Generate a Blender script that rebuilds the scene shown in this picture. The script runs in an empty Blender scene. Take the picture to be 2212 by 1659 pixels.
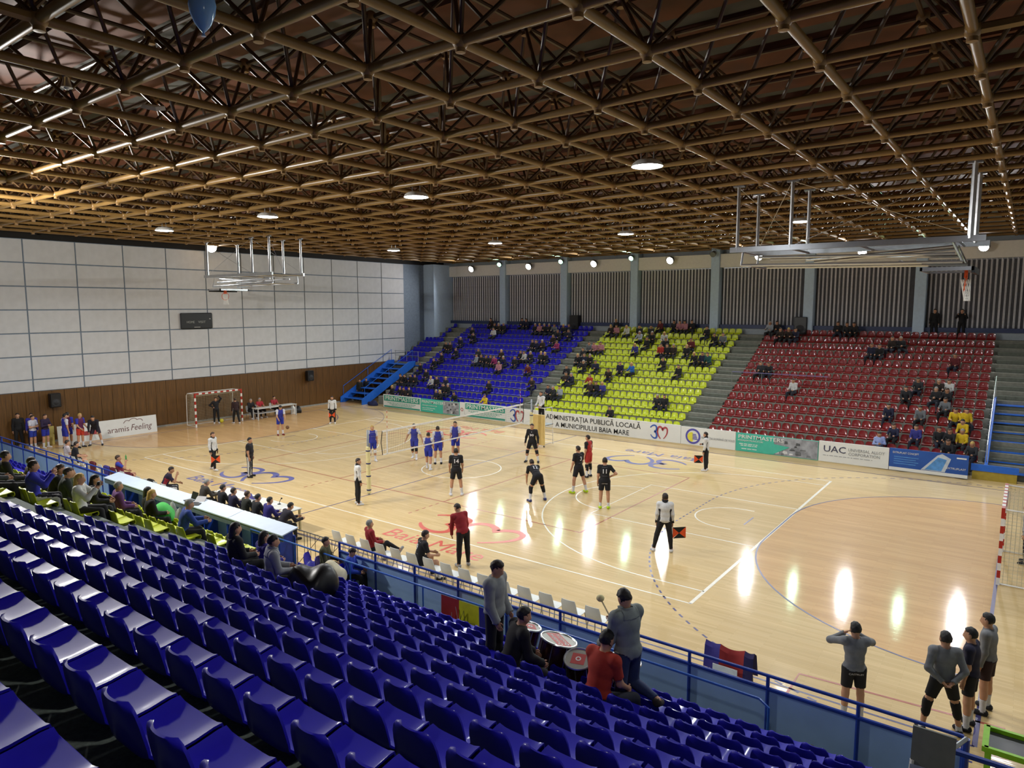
import bpy, bmesh, math, random
import numpy as np
from mathutils import Vector, Matrix
from mathutils.bvhtree import BVHTree

random.seed(7); rng = np.random.default_rng(7)
S = bpy.context.scene
COL = S.collection
PI = math.pi

# ------------------------------------------------------------------ camera, world, exposure
cd = bpy.data.cameras.new('camera'); cam = bpy.data.objects.new('camera', cd); COL.objects.link(cam)
cd.sensor_fit = 'HORIZONTAL'; cd.sensor_width = 36.0; cd.lens = 1490.96 / 2212 * 36.0
cd.clip_start = 0.1; cd.clip_end = 200
YAW, PITCH, ROLL = 2.2139295, -0.1116042, -0.0011106
_f = Vector((math.cos(PITCH)*math.cos(YAW), math.cos(PITCH)*math.sin(YAW), math.sin(PITCH)))
_r = Vector((math.sin(YAW), -math.cos(YAW), 0)); _u = _r.cross(_f)
_r2 = _r*math.cos(ROLL) + _u*math.sin(ROLL); _u2 = -_r*math.sin(ROLL) + _u*math.cos(ROLL)
cam.matrix_world = Matrix(((_r2.x, _u2.x, -_f.x, 20.2913), (_r2.y, _u2.y, -_f.y, -23.2424), (_r2.z, _u2.z, -_f.z, 7.3073), (0, 0, 0, 1)))
S.camera = cam
S.view_settings.view_transform = 'Standard'; S.view_settings.look = 'None'
S.view_settings.gamma = 1.0; S.view_settings.use_curve_mapping = False
S.view_settings.exposure = 0.0
W = bpy.data.worlds.new('world'); S.world = W; W.use_nodes = True
W.node_tree.nodes['Background'].inputs[0].default_value = (0.02, 0.025, 0.035, 1)
W.node_tree.nodes['Background'].inputs[1].default_value = 0.3
# lamp powers (watts); the lamps themselves are built with their fittings further down
P_FLOOD, P_GREEN, P_CEIL, P_NEAR, P_LEFT = 1650, 320, 1650, 2500, 1400

# ------------------------------------------------------------------ materials
def lin(c):
    if isinstance(c, str):
        c = c.lstrip('#'); c = [int(c[i:i+2], 16)/255 for i in (0, 2, 4)]
    return tuple((x/12.92 if x <= .04045 else ((x+.055)/1.055)**2.4) for x in c)
_M = {}
def M(name, col, rough=.55, metal=0., var=.10, scale=6., emit=0., spec=.5, coat=0., bump=0., stretch=None, trans=0.):
    if name in _M: return _M[name]
    m = bpy.data.materials.new(name); m.use_nodes = True
    nt = m.node_tree; b = nt.nodes['Principled BSDF']; L = nt.links.new
    c = lin(col)
    tc = nt.nodes.new('ShaderNodeTexCoord'); mp = nt.nodes.new('ShaderNodeMapping')
    if stretch: mp.inputs['Scale'].default_value = stretch
    n = nt.nodes.new('ShaderNodeTexNoise'); n.inputs['Scale'].default_value = scale; n.inputs['Detail'].default_value = 3
    L(tc.outputs['Object'], mp.inputs[0]); L(mp.outputs[0], n.inputs['Vector'])
    r = nt.nodes.new('ShaderNodeValToRGB')
    r.color_ramp.elements[0].position = .3; r.color_ramp.elements[1].position = .7
    r.color_ramp.elements[0].color = tuple(x*(1-var) for x in c)+(1,)
    r.color_ramp.elements[1].color = tuple(min(1, x*(1+var)) for x in c)+(1,)
    L(n.outputs['Fac'], r.inputs[0]); L(r.outputs[0], b.inputs['Base Color'])
    b.inputs['Roughness'].default_value = rough; b.inputs['Metallic'].default_value = metal
    b.inputs['Specular IOR Level'].default_value = spec
    if coat: b.inputs['Coat Weight'].default_value = coat; b.inputs['Coat Roughness'].default_value = .12
    if trans: b.inputs['Transmission Weight'].default_value = trans
    if emit:
        b.inputs['Emission Color'].default_value = c+(1,); b.inputs['Emission Strength'].default_value = emit
    if bump:
        bp = nt.nodes.new('ShaderNodeBump'); bp.inputs['Strength'].default_value = bump; bp.inputs['Distance'].default_value = .02
        L(n.outputs['Fac'], bp.inputs['Height']); L(bp.outputs[0], b.inputs['Normal'])
    _M[name] = m
    return m

def wood_floor(name, c1, c2):
    m = bpy.data.materials.new(name); m.use_nodes = True
    nt = m.node_tree; b = nt.nodes['Principled BSDF']; L = nt.links.new
    tc = nt.nodes.new('ShaderNodeTexCoord'); mp = nt.nodes.new('ShaderNodeMapping')
    L(tc.outputs['Object'], mp.inputs[0])
    br = nt.nodes.new('ShaderNodeTexBrick'); br.offset = .37
    br.inputs['Scale'].default_value = 1.0; br.inputs['Brick Width'].default_value = 1.1; br.inputs['Row Height'].default_value = .075
    br.inputs['Mortar Size'].default_value = .0015; br.inputs['Mortar Smooth'].default_value = .3
    a, d = lin(c1), lin(c2)
    br.inputs['Color1'].default_value = a+(1,); br.inputs['Color2'].default_value = d+(1,); br.inputs['Mortar'].default_value = tuple(x*.7 for x in d)+(1,)
    L(mp.outputs[0], br.inputs['Vector'])
    n = nt.nodes.new('ShaderNodeTexNoise'); n.inputs['Scale'].default_value = .45; n.inputs['Detail'].default_value = 6
    mp2 = nt.nodes.new('ShaderNodeMapping'); mp2.inputs['Scale'].default_value = (.5, 4.5, 1); L(tc.outputs['Object'], mp2.inputs[0]); L(mp2.outputs[0], n.inputs['Vector'])
    mx = nt.nodes.new('ShaderNodeMix'); mx.data_type = 'RGBA'; mx.blend_type = 'MULTIPLY'; mx.inputs[0].default_value = .5
    r = nt.nodes.new('ShaderNodeValToRGB'); r.color_ramp.elements[0].position = .32; r.color_ramp.elements[1].position = .68
    r.color_ramp.elements[0].color = (.72, .69, .63, 1); r.color_ramp.elements[1].color = (1, 1, 1, 1)
    L(n.outputs['Fac'], r.inputs[0]); L(br.outputs['Color'], mx.inputs[6]); L(r.outputs[0], mx.inputs[7]); L(mx.outputs[2], b.inputs['Base Color'])
    b.inputs['Roughness'].default_value = .5; b.inputs['Specular IOR Level'].default_value = .25
    b.inputs['Coat Weight'].default_value = .5; b.inputs['Coat Roughness'].default_value = .09
    n2 = nt.nodes.new('ShaderNodeTexNoise'); n2.inputs['Scale'].default_value = 5; n2.inputs['Detail'].default_value = 2; L(mp2.outputs[0], n2.inputs['Vector'])
    bp = nt.nodes.new('ShaderNodeBump'); bp.inputs['Strength'].default_value = .10; bp.inputs['Distance'].default_value = .01
    L(n2.outputs['Fac'], bp.inputs['Height']); L(bp.outputs[0], b.inputs['Normal']); L(bp.outputs[0], b.inputs['Coat Normal'])
    return m

def wave_wood(name, c1, c2, axis='Y', scale=3.):
    m = bpy.data.materials.new(name); m.use_nodes = True
    nt = m.node_tree; b = nt.nodes['Principled BSDF']; L = nt.links.new
    tc = nt.nodes.new('ShaderNodeTexCoord'); mp = nt.nodes.new('ShaderNodeMapping'); mp.inputs['Scale'].default_value = (1, 6, .35)
    n = nt.nodes.new('ShaderNodeTexNoise'); n.inputs['Scale'].default_value = scale; n.inputs['Detail'].default_value = 8
    oi = nt.nodes.new('ShaderNodeObjectInfo'); ad = nt.nodes.new('ShaderNodeVectorMath'); ad.operation = 'ADD'
    L(tc.outputs['Object'], mp.inputs[0]); L(mp.outputs[0], ad.inputs[0]); L(oi.outputs['Location'], ad.inputs[1]); L(ad.outputs[0], n.inputs['Vector'])
    r = nt.nodes.new('ShaderNodeValToRGB'); r.color_ramp.elements[0].position = .3; r.color_ramp.elements[1].position = .7
    r.color_ramp.elements[0].color = lin(c1)+(1,); r.color_ramp.elements[1].color = lin(c2)+(1,)
    L(n.outputs['Fac'], r.inputs[0]); L(r.outputs[0], b.inputs['Base Color']); b.inputs['Roughness'].default_value = .45
    return m

# ------------------------------------------------------------------ mesh helpers
class MB:
    def __init__(s): s.v = []; s.f = []
    def add(s, vs, fs):
        o = len(s.v); s.v += [tuple(p) for p in vs]; s.f += [tuple(i+o for i in f) for f in fs]; return s
    def box(s, x0, x1, y0, y1, z0, z1):
        return s.add([(x0,y0,z0),(x1,y0,z0),(x1,y1,z0),(x0,y1,z0),(x0,y0,z1),(x1,y0,z1),(x1,y1,z1),(x0,y1,z1)],
                     [(3,2,1,0),(4,5,6,7),(0,1,5,4),(1,2,6,5),(2,3,7,6),(3,0,4,7)])
    def cbox(s, c, size, mat=None):
        x, y, z = [q/2 for q in size]
        vs = [Vector(p) for p in ((-x,-y,-z),(x,-y,-z),(x,y,-z),(-x,y,-z),(-x,-y,z),(x,-y,z),(x,y,z),(-x,y,z))]
        if mat is not None: vs = [mat @ p for p in vs]
        return s.add([p+Vector(c) for p in vs], [(3,2,1,0),(4,5,6,7),(0,1,5,4),(1,2,6,5),(2,3,7,6),(3,0,4,7)])
    def bbox(s, x0, x1, y0, y1, z0, z1, b=.01):          # box with chamfered vertical and top edges
        pr = [(x0+b,y0),(x1-b,y0),(x1,y0+b),(x1,y1-b),(x1-b,y1),(x0+b,y1),(x0,y1-b),(x0,y0+b)]
        cx, cy = (x0+x1)/2, (y0+y1)/2
        def sh(k): return [(cx+(px-cx)*(1-k*b/max(abs(x1-x0)/2,1e-4)), cy+(py-cy)*(1-k*b/max(abs(y1-y0)/2,1e-4))) for px, py in pr]
        return s.loft([[(p[0],p[1],z) for p in q] for q, z in ((sh(1),z0),(sh(0),z0+b),(sh(0),z1-b),(sh(1),z1))], cap=True)
    def loft(s, rings, cap=True, closed=False):
        n = len(rings[0]); o = len(s.v)
        for R in rings: s.v += [tuple(p) for p in R]
        m = len(rings)
        for i in range(m if closed else m-1):
            a, b = o+i*n, o+((i+1) % m)*n
            for j in range(n): s.f.append((a+j, a+(j+1) % n, b+(j+1) % n, b+j))
        if cap and not closed:
            s.f.append(tuple(o+j for j in reversed(range(n)))); s.f.append(tuple(o+(m-1)*n+j for j in range(n)))
        return s
    def tube(s, pts, r, n=8, cap=True, closed=False):
        pts = [Vector(p) for p in pts]; rs = r if isinstance(r, (list, tuple)) else [r]*len(pts)
        rings = []; m = len(pts); up = None
        for i, p in enumerate(pts):
            if closed: t = pts[(i+1) % m]-pts[i-1]
            else: t = pts[min(i+1, m-1)]-pts[max(i-1, 0)]
            t.normalize()
            if up is None: up = Vector((0,0,1)) if abs(t.z) < .9 else Vector((1,0,0))
            a = t.cross(up)
            if a.length < 1e-5: a = t.orthogonal()
            a.normalize(); b = a.cross(t); up = b
            rings.append([p+(a*math.cos(q)+b*math.sin(q))*rs[i] for q in [2*PI*j/n for j in range(n)]])
        return s.loft(rings, cap, closed)
    def ball(s, c, r, n=10, m=6):
        r = r if isinstance(r, (list, tuple)) else (r, r, r)
        vs = [(c[0],c[1],c[2]-r[2])]; fs = []
        for i in range(1, m):
            a = -PI/2+PI*i/m
            for j in range(n): vs.append((c[0]+r[0]*math.cos(a)*math.cos(2*PI*j/n), c[1]+r[1]*math.cos(a)*math.sin(2*PI*j/n), c[2]+r[2]*math.sin(a)))
        vs.append((c[0],c[1],c[2]+r[2])); T = len(vs)-1
        for j in range(n):
            fs.append((0, 1+(j+1) % n, 1+j)); fs.append((T, 1+(m-2)*n+j, 1+(m-2)*n+(j+1) % n))
        for i in range(m-2):
            for j in range(n): fs.append((1+i*n+j, 1+i*n+(j+1) % n, 1+(i+1)*n+(j+1) % n, 1+(i+1)*n+j))
        return s.add(vs, fs)
    def lathe(s, prof, n=20, c=(0,0,0), cap=True):
        return s.loft([[(c[0]+r*math.cos(2*PI*j/n), c[1]+r*math.sin(2*PI*j/n), c[2]+z) for j in range(n)] for r, z in prof], cap)
    def prism(s, poly, t, axis='z', off=0):              # flat outline extruded by t
        n = len(poly)
        def P(a, b, c): return {'z': (a,b,c), 'y': (a,c,b), 'x': (c,a,b)}[axis]
        vs = [P(a, b, off) for a, b in poly]+[P(a, b, off+t) for a, b in poly]
        fs = [tuple(reversed(range(n))), tuple(range(n, 2*n))]+[(i, (i+1) % n, n+(i+1) % n, n+i) for i in range(n)]
        return s.add(vs, fs)
    def mesh(s, name, mat=None, smooth=False):
        me = bpy.data.meshes.new(name); me.from_pydata(s.v, [], s.f); me.update()
        if mat: me.materials.append(mat)
        if smooth:
            me.polygons.foreach_set('use_smooth', [True]*len(me.polygons))
            try: me.set_sharp_from_angle(angle=math.radians(40))
            except Exception: pass
        return me
    def build(s, name, mat, parent=None, smooth=False, **k):
        return obj(name, s.mesh(name, mat, smooth), parent, **k)

def obj(name, me, parent=None, loc=None, rot=None, label=None, cat=None, group=None, kind=None):
    o = bpy.data.objects.new(name, me); COL.objects.link(o)
    if parent is not None: o.parent = parent
    if loc is not None: o.location = loc
    if rot is not None: o.rotation_euler = rot
    return tag(o, label, cat, group, kind)
def tag(o, label=None, cat=None, group=None, kind=None):
    if label: o['label'] = label
    if cat: o['category'] = cat
    if group: o['group'] = group
    if kind: o['kind'] = kind
    return o
def empty(name, loc=(0,0,0), rz=0, **k):
    o = obj(name, None, loc=loc, rot=(0,0,rz), **k); o.empty_display_size = .2; return o

_T = {}
def text_mesh(body, size=1., ext=.002, align='CENTER', bold=0., shear=0., spacing=1.):
    k = (body, size, ext, align, bold, shear, spacing)
    if k in _T: return _T[k]
    c = bpy.data.curves.new('t', 'FONT'); c.body = body; c.size = size; c.extrude = ext; c.align_x = align; c.align_y = 'CENTER'
    c.offset = bold; c.shear = shear; c.resolution_u = 2; c.space_character = spacing
    o = bpy.data.objects.new('t', c)
    me = bpy.data.meshes.new_from_object(o); bpy.data.objects.remove(o); bpy.data.curves.remove(c)
    _T[k] = me; return me
def text(name, body, mat, parent, loc, rot=(PI/2,0,0), size=.2, width=None, **k):
    me = text_mesh(body, size, **k).copy()
    if width:
        xs = [v.co.x for v in me.vertices]
        if xs:
            sc = width/(max(xs)-min(xs))
            for v in me.vertices: v.co.x *= sc
    me.materials.clear(); me.materials.append(mat)
    return obj(name, me, parent, loc=loc, rot=rot)
def ribbon(pts, w, z=0, t=.003):
    """flat stroke of width w (number or list) along 2-D points, as vertex rings extruded by t"""
    m = MB(); n = len(pts); ws = w if isinstance(w, (list, tuple)) else [w]*n
    L, R = [], []
    for i, p in enumerate(pts):
        a, b = pts[max(i-1, 0)], pts[min(i+1, n-1)]
        tx, ty = b[0]-a[0], b[1]-a[1]; d = math.hypot(tx, ty) or 1; nx, ny = -ty/d, tx/d
        L.append((p[0]+nx*ws[i]/2, p[1]+ny*ws[i]/2)); R.append((p[0]-nx*ws[i]/2, p[1]-ny*ws[i]/2))
    for i in range(n-1):
        q = [L[i], R[i], R[i+1], L[i+1]]
        m.add([(x, y, z) for x, y in q]+[(x, y, z+t) for x, y in q], [(4,5,6,7),(0,4,7,3),(1,2,6,5)])
    return m
def bez(p0, p1, p2, p3, n=14):
    return [tuple((1-t)**3*a+3*t*(1-t)**2*b+3*t*t*(1-t)*c+t**3*d for a, b, c, d in zip(p0, p1, p2, p3)) for t in [i/n for i in range(n+1)]]
# the town's "30 + heart" emblem: a blue 3 shaped like half a heart and a red heart, both as brush strokes (unit height)
THREE = bez((.02,.80), (.25,1.1), (.62,1.08), (.60,.72))+bez((.60,.72), (.58,.58), (.50,.56), (.40,.52))[1:]+bez((.40,.52), (.66,.46), (.72,-.02), (.40,.0))[1:]+bez((.40,.0), (.25,.02), (.12,.14), (.06,.26))[1:]
HEART = bez((.95,.0), (.70,.25), (.62,.55), (.72,.80))+bez((.72,.80), (.82,1.02), (1.08,.95), (1.14,.68))[1:]+bez((1.14,.68), (1.22,.96), (1.52,1.0), (1.56,.72))[1:]+bez((1.56,.72), (1.58,.40), (1.40,.2), (1.22,.02))[1:]
def taper(n, w): return [w*(.45+.75*math.sin(PI*min(1, .08+i/n*.95))) for i in range(n)]

# shared materials
m_white = M('white paint', '#d8d8d2', .5)
m_blue_steel = M('blue painted steel', '#1c3f9e', .35, var=.15)
m_ltblue = M('pale blue panel', '#9cc0ea', .55, var=.06, scale=2)
m_conc = M('grey concrete', '#77776c', .85, var=.18, scale=5)
m_conc_near = M('worn grey green concrete', '#56605a', .9, var=.25, scale=40)
m_black = M('black plastic', '#121214', .4)
m_chrome = M('brushed aluminium', '#c9ccd0', .28, metal=.9, var=.05)
m_steel = M('galvanised steel', '#9a9ea3', .35, metal=.8, var=.08)
m_red = M('red paint', '#b3261e', .45)
# ------------------------------------------------------------------ floor and court markings
XR = 27.0                      # the hall goes on a few metres to the right of the picture
m_floor = wood_floor('honey parquet', '#dcc08a', '#d2b47c')
m_zone = wood_floor('orange stained parquet', '#dcb27a', '#d2a66e')
floor = MB().box(-22.3, XR, -25.2, 23.4, -.2, 0).build('floor', m_floor, kind='structure')
def goal_area(s):
    pts = [(20*s, -7.5)]+[(20*s-s*6*math.sin(a), -1.5-6*math.cos(a)) for a in [i*PI/2/20 for i in range(21)]]+[(20*s-s*6*math.cos(a), 1.5+6*math.sin(a)) for a in [i*PI/2/20 for i in range(21)]]
    return pts if s > 0 else list(reversed(pts))
MB().prism(goal_area(1), .001).build('goal_area', m_zone, floor)
MB().prism(list(reversed(goal_area(-1))), .001).build('goal_area', m_zone, floor)
MB().box(-22.0, -20.02, -12.2, 12, 0, .001).build('side_strip', m_zone, floor)
m_lw = M('white line paint', '#e6e2d4', .35); m_lb = M('blue line paint', '#4a4878', .35); m_lr = M('red line paint', '#a5503f', .35)
m_logo_b = M('blue court emblem paint', '#5a5c98', .35, var=.04); m_logo_r = M('red court emblem paint', '#c9503a', .35, var=.04)
def line(name, mat, pts, w=.05, z=.001, closed=False):
    if closed: pts = list(pts)+[pts[0]]
    return ribbon(pts, w, z, .002).build(name, mat, floor)
def arc(cx, cy, r, a0, a1, n=28): return [(cx+r*math.cos(math.radians(a0+(a1-a0)*i/n)), cy+r*math.sin(math.radians(a0+(a1-a0)*i/n))) for i in range(n+1)]
for s in (-1, 1):
    line('white_court_line', m_lw, [(-14.025, 7.5*s), (14.025, 7.5*s)])
    line('white_court_line', m_lw, [(14*s, -7.5), (14*s, 7.5)], .09 if s > 0 else .05)
    line('white_court_line', m_lw, [(14*s, -2.45), (8.2*s, -2.45), (8.2*s, 2.45), (14*s, 2.45)])
    line('white_court_line', m_lw, arc(8.2*s, 0, 1.8, 90, 270) if s > 0 else arc(-8.2, 0, 1.8, -90, 90))
    a = arc(12.43*s, 0, 6.6, 90 if s > 0 else 90, 270 if s > 0 else -90, 40)
    line('white_court_line', m_lw, [(14*s, 6.6)]+a+[(14*s, -6.6)])
    line('white_court_line', m_lw, [(12.8*s, 1.25)]+arc(12.43*s, 0, 1.25, 90, 270 if s > 0 else -90)+[(12.8*s, -1.25)])
    ga = goal_area(s) if s > 0 else list(reversed(goal_area(-1)))
    line('blue_court_line', m_lb, ga, .05, .0015)
    line('blue_court_line', m_lb, [(20*s, -10), (20*s, 10)], .05 if s < 0 else .08)
    line('blue_court_line', m_lb, [(-20, 10*s), (20, 10*s)])
    line('blue_court_line', m_lb, [(13*s, -.5), (13*s, .5)])
    # dashed nine-metre line
    p9 = [(20*s, -10.5)]+[(20*s-s*9*math.sin(a), -1.5-9*math.cos(a)) for a in [i*PI/2/40 for i in range(41)]]+[(20*s-s*9*math.cos(a), 1.5+9*math.sin(a)) for a in [i*PI/2/40 for i in range(41)]]
    d = MB(); acc = 0
    for i in range(1, len(p9)-1):
        L = math.hypot(p9[i+1][0]-p9[i][0], p9[i+1][1]-p9[i][1]); k = max(1, int(L/.3))
        for j in range(k):
            a0, a1 = j/k, (j+.5)/k
            q = ribbon([tuple(p9[i][c]+(p9[i+1][c]-p9[i][c])*t for c in (0, 1)) for t in (a0, a1)], .05, .001, .002); d.add(q.v, q.f)
    d.build('dashed_court_line', m_lb, floor)
    line('red_court_line', m_lr, [(-9, 4.5*s), (9, 4.5*s)])
    line('red_court_line', m_lr, [(9*s, -4.5), (9*s, 4.5)])
    line('red_court_line', m_lr, [(3*s, -4.5), (3*s, 4.5)])
    d = MB()
    for sy in (-1, 1):
        for j in range(5): d.box(3*s-.025, 3*s+.025, *sorted((sy*(4.75+j*.35), sy*(4.75+j*.35+.17))), .001, .003)
    d.build('dashed_court_line', m_lr, floor)
line('white_court_line', m_lw, arc(0, 0, 1.8, 0, 360, 48))
line('blue_court_line', m_lb, [(0, -10), (0, 10)])
line('red_court_line', m_lr, [(17.04, -10.4), (17.04, -9.33), (20.4, -9.1)], .06)
def emblem(cx, cy, rot, mat):
    c, s_ = math.cos(rot), math.sin(rot)
    for pts in (THREE, HEART):
        p = [((x-.8)*2.45, (y-.5)*1.75) for x, y in pts]; p = [(cx+x*c-y*s_, cy+x*s_+y*c) for x, y in p]
        ribbon(p, taper(len(p), .22), .002, .002).build('emblem_stroke', mat, floor)
    tx, ty = cx+1.75*s_, cy-1.75*c
    text('emblem_lettering', 'Baia Mare', mat, floor, (tx, ty, .003), (0, 0, rot), size=1.0, width=4.0, ext=.001)
emblem(-6.3, -6.4, 0, m_logo_b); emblem(5.9, -6.4, 0, m_logo_r)
emblem(6.1, 6.3, PI, m_logo_b); emblem(-6.0, 6.5, PI, m_logo_r)

# ------------------------------------------------------------------ left wall
m_joint = M('blue grey joint', '#6f7d8c', .8); m_panel = M('white acoustic panel', '#c0c1c2', .8, var=.04, scale=3)
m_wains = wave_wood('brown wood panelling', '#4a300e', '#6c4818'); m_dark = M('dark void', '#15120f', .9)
m_ltwall = M('pale grey wall', '#a4adb2', .8, var=.05); m_colblue = M('pale blue column paint', '#b4cade', .7, var=.05)
wall_left = MB().box(-22.5, -22.05, -25.2, 23.4, 0, 12.9).build('wall_left', m_joint, kind='structure')
pm = MB().bbox(0, .05, .03, 2.46, .03, 1.205, .012).mesh('panel', m_panel)
for i in range(-2, 13):
    for j in range(7):
        y = -14.29+2.49*i
        if y > 20.4: continue
        if y+2.49 > 20.5:
            MB().bbox(0, .05, .03, 20.5-y-.03, .03, 1.205, .012).build('panel', m_panel, wall_left, loc=(-22.05, y, 2.23+1.233*j)) if j else None
            continue
        if j == 0:
            MB().bbox(0, .05, .03, 2.46, .0, .585, .012).build('panel', m_panel, wall_left, loc=(-22.05, y, 2.85)); continue
        obj('panel', pm, wall_left, loc=(-22.05, y, 2.23+1.233*j))
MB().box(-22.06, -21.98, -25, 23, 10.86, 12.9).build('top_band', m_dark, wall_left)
bm = MB().bbox(0, .05, .006, .614, 0, 2.82, .005).mesh('wood_board', m_wains)
for i in range(66): obj('wood_board', bm, wall_left, loc=(-22.05, -24.6+.62*i, 0))
MB().box(-22.0, -21.95, -25, 15.9, 0, .1).build('baseboard_left', M('grey skirting', '#8d8d86', .6), kind='structure')
# corner column and the pale return beside it
cc = MB().box(-22.05, -20.85, 20.5, 23.4, 0, 10.9).build('corner_column', m_colblue, wall_left)
MB().box(-22.0, -21.3, 20.48, 20.51, 2.9, 10.86).build('corner_panel', m_panel, wall_left) if False else None

# ------------------------------------------------------------------ far wall: pillars, lintel, slatted blinds
wall_far = MB().box(-22.3, XR, 23.1, 23.5, 0, 12.9).build('wall_far', m_ltwall, kind='structure')
m_beam = M('cream lintel paint', '#dcdad2', .75, var=.04)
for i in range(-1, 8):
    x = -15.16+6*i
    if i >= 0 and x < XR: MB().bbox(x, x+.58, 22.35, 23.1, 0, 11.2, .02).build('pillar', m_colblue, wall_far)
    x0, x1 = x+.58, min(x+6, XR)
    if i == -1: x0 = -20.85
    if x0 >= XR-.5: continue
    MB().box(x0, x1, 22.5, 23.1, 9.9, 10.78).build('lintel', m_beam, wall_far)
    MB().box(x0, x1, 22.75, 23.1, 5.0, 5.86).build('sill_wall', m_ltwall, wall_far)
    MB().box(x0, x1, 22.6, 22.98, 5.86, 6.1).build('sill_ledge', M('dark blue ledge', '#27355c', .5), wall_far)
m_bl_d = M('dark grey blind cloth', '#4a4b50', .85, var=.12); m_bl_l = M('light grey blind slat', '#cacace', .7, var=.1)
for w in range(7):
    x0 = -15.16+6*(w-1)+.58+.05; x1 = x0+5.32
    if w == 0: x0 = -20.8
    win = MB().box(x0, x1, 22.92, 23.0, 6.1, 9.9).build('window_%d' % (w+1), m_bl_d, kind='structure')
    n = int((x1-x0)/.235); sm = MB().bbox(-.05, .05, -.02, .02, 0, 3.8, .008).mesh('blind_slat', m_bl_l)
    for k in range(n): obj('blind_slat', sm, win, loc=(x0+.12+k*(x1-x0-.2)/n, 22.88, 6.1), rot=(0, 0, .5+.25*math.sin(k*1.7+w)))
    MB().box(x0, x1, 22.86, 22.95, 9.84, 9.9).build('blind_rail', m_steel, win)
# the walls nobody sees in the photograph close the hall
MB().box(-22.3, XR+.4, -25.6, -25.2, 0, 12.9).build('wall_near', M('near wall plaster', '#4c4c48', .8), kind='structure')
MB().box(XR, XR+.4, -25.2, 23.5, 0, 12.9).build('wall_right', m_ltwall, kind='structure')

# ------------------------------------------------------------------ stepped terraces
FP, FRZ = .75, .376                                     # far stand: row pitch and rise
def far_row(i): return 12.15+FP*i, .66+FRZ*i            # y of seat front edge, z of seat pan
far = empty('grandstand_terrace', (0, 11.6, 0), label='grey concrete stepped terrace under the coloured seats across the court', cat='grandstand', kind='structure')
m_aisle = M('dark aisle concrete', '#5d6157', .9, var=.15)
def fbox(name, mat, *b):
    m = MB().box(*b); m.v = [(x, y-11.6, z) for x, y, z in m.v]; return m.build(name, mat, far)
for i in range(14):
    y, z = far_row(i)
    x0 = -18.9 if i < 6 else -22.0
    if i >= 11: x0 = -20.85
    fbox('step', m_conc, x0, XR, y+.03, (y+FP+.03) if i < 13 else 22.75, 0, z-.07)
    if i < 13:
        for a, b in ((-6.1, -4.75), (5.13, 6.74), (18.9, 21.2)):
            fbox('stair_step', m_aisle, a+.1, b-.1, y+.4, y+FP+.05, z-.07, z-.07+FRZ/2)
NP, NRZ = .74, .374                                     # near stand
def near_row(k): return -(13.355+NP*k), 1.088+NRZ*k
near = empty('grandstand_terrace', (0, -12.4, 0), label='dark worn concrete terrace under the blue seats nearest the camera', cat='grandstand', kind='structure')
def nbox(name, mat, *b):
    m = MB().box(*b); m.v = [(x, y+12.4, z) for x, y, z in m.v]; return m.build(name, mat, near)
nbox('walkway', m_conc, -22.0, 20.2, -13.4, -12.42, 0, .45)
for k in range(13):
    y, z = near_row(k)
    nbox('step', m_conc_near, -22.0, XR if k > 4 else 20.2, (y-.03-NP-.02) if k < 12 else -25.2, y-.03, 0, z-.07)
    for a, b in ((5.13, 6.74), (-6.1, -4.75)):
        if k < 12: nbox('stair_step', m_conc, a+.1, b-.1, y-.03-NP, y-.42, z-.07, z-.07+NRZ/2)

# ------------------------------------------------------------------ ceiling: steel space frame under the roof deck
m_tube = M('tan painted steel tube', '#86683a', .38, var=.12, scale=2); m_node = M('tan steel node', '#8c6c40', .42, var=.1)
m_tube2 = M('brown steel tube', '#4c3418', .4, var=.15, scale=2)
m_deck_o = M('orange brown roof board', '#5c3014', .7, var=.3, scale=1.2); m_deck_g = M('grey roof felt', '#484843', .85, var=.3, scale=1.5)
ceiling = MB().box(-22.3, XR, -25.2, 23.4, 13.25, 13.5).build('ceiling', M('dark roof underside', '#2b2018', .9), kind='structure')
H1, H2, MOD = 11.15, 12.5, 2.0
XS = [1.37+MOD*i for i in range(-12, 14) if -22.6 < 1.37+MOD*i < XR]
YS = [-17.25+MOD*i for i in range(-4, 21) if -25.3 < -17.25+MOD*i < 23.2]
cz = Vector((20.29, -23.24, 7.31))
def seen(p):
    d = Vector(p)-cz; f = d.dot(_f)
    if f < 1: return False
    return abs(d.dot(_r2)/f) < .80 and abs(d.dot(_u2)/f) < .62
def split(name, mesh_of, items, mat, limit=300):
    """items: (position, key, transform); the nearest ones become parts, the rest one joined part"""
    items = sorted(items, key=lambda t: ((0 if seen(t[0]) else 1), (Vector(t[0])-cz).length))
    rest = MB()
    for n, (p, key, mtx) in enumerate(items):
        if n < limit:
            o = obj(name, mesh_of(key), ceiling); o.matrix_local = mtx
        else:
            b = mesh_of(key, True); rest.add([mtx @ Vector(v) for v in b.v], b.f)
    if rest.v: rest.build(name, mat, ceiling, smooth=True, kind='stuff')
_cache = {}
def tube_mesh(L, r, mat, nm, n=10):
    def g(key, raw=False):
        if raw: return MB().tube([(0,0,0), (0,0,L)], r, 6, cap=False)
        if nm not in _cache: _cache[nm] = MB().tube([(0,0,0), (0,0,L)], r, n).mesh(nm, mat, True)
        return _cache[nm]
    return g
def aim(a, b):
    a, b = Vector(a), Vector(b); return Matrix.Translation(a) @ (b-a).to_track_quat('Z', 'Y').to_matrix().to_4x4()
low, nodes, diag, upp, unod = [], [], [], [], []
UX = [x+MOD/2 for x in XS[:-1]]; UY = [y+MOD/2 for y in YS[:-1]]
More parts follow.
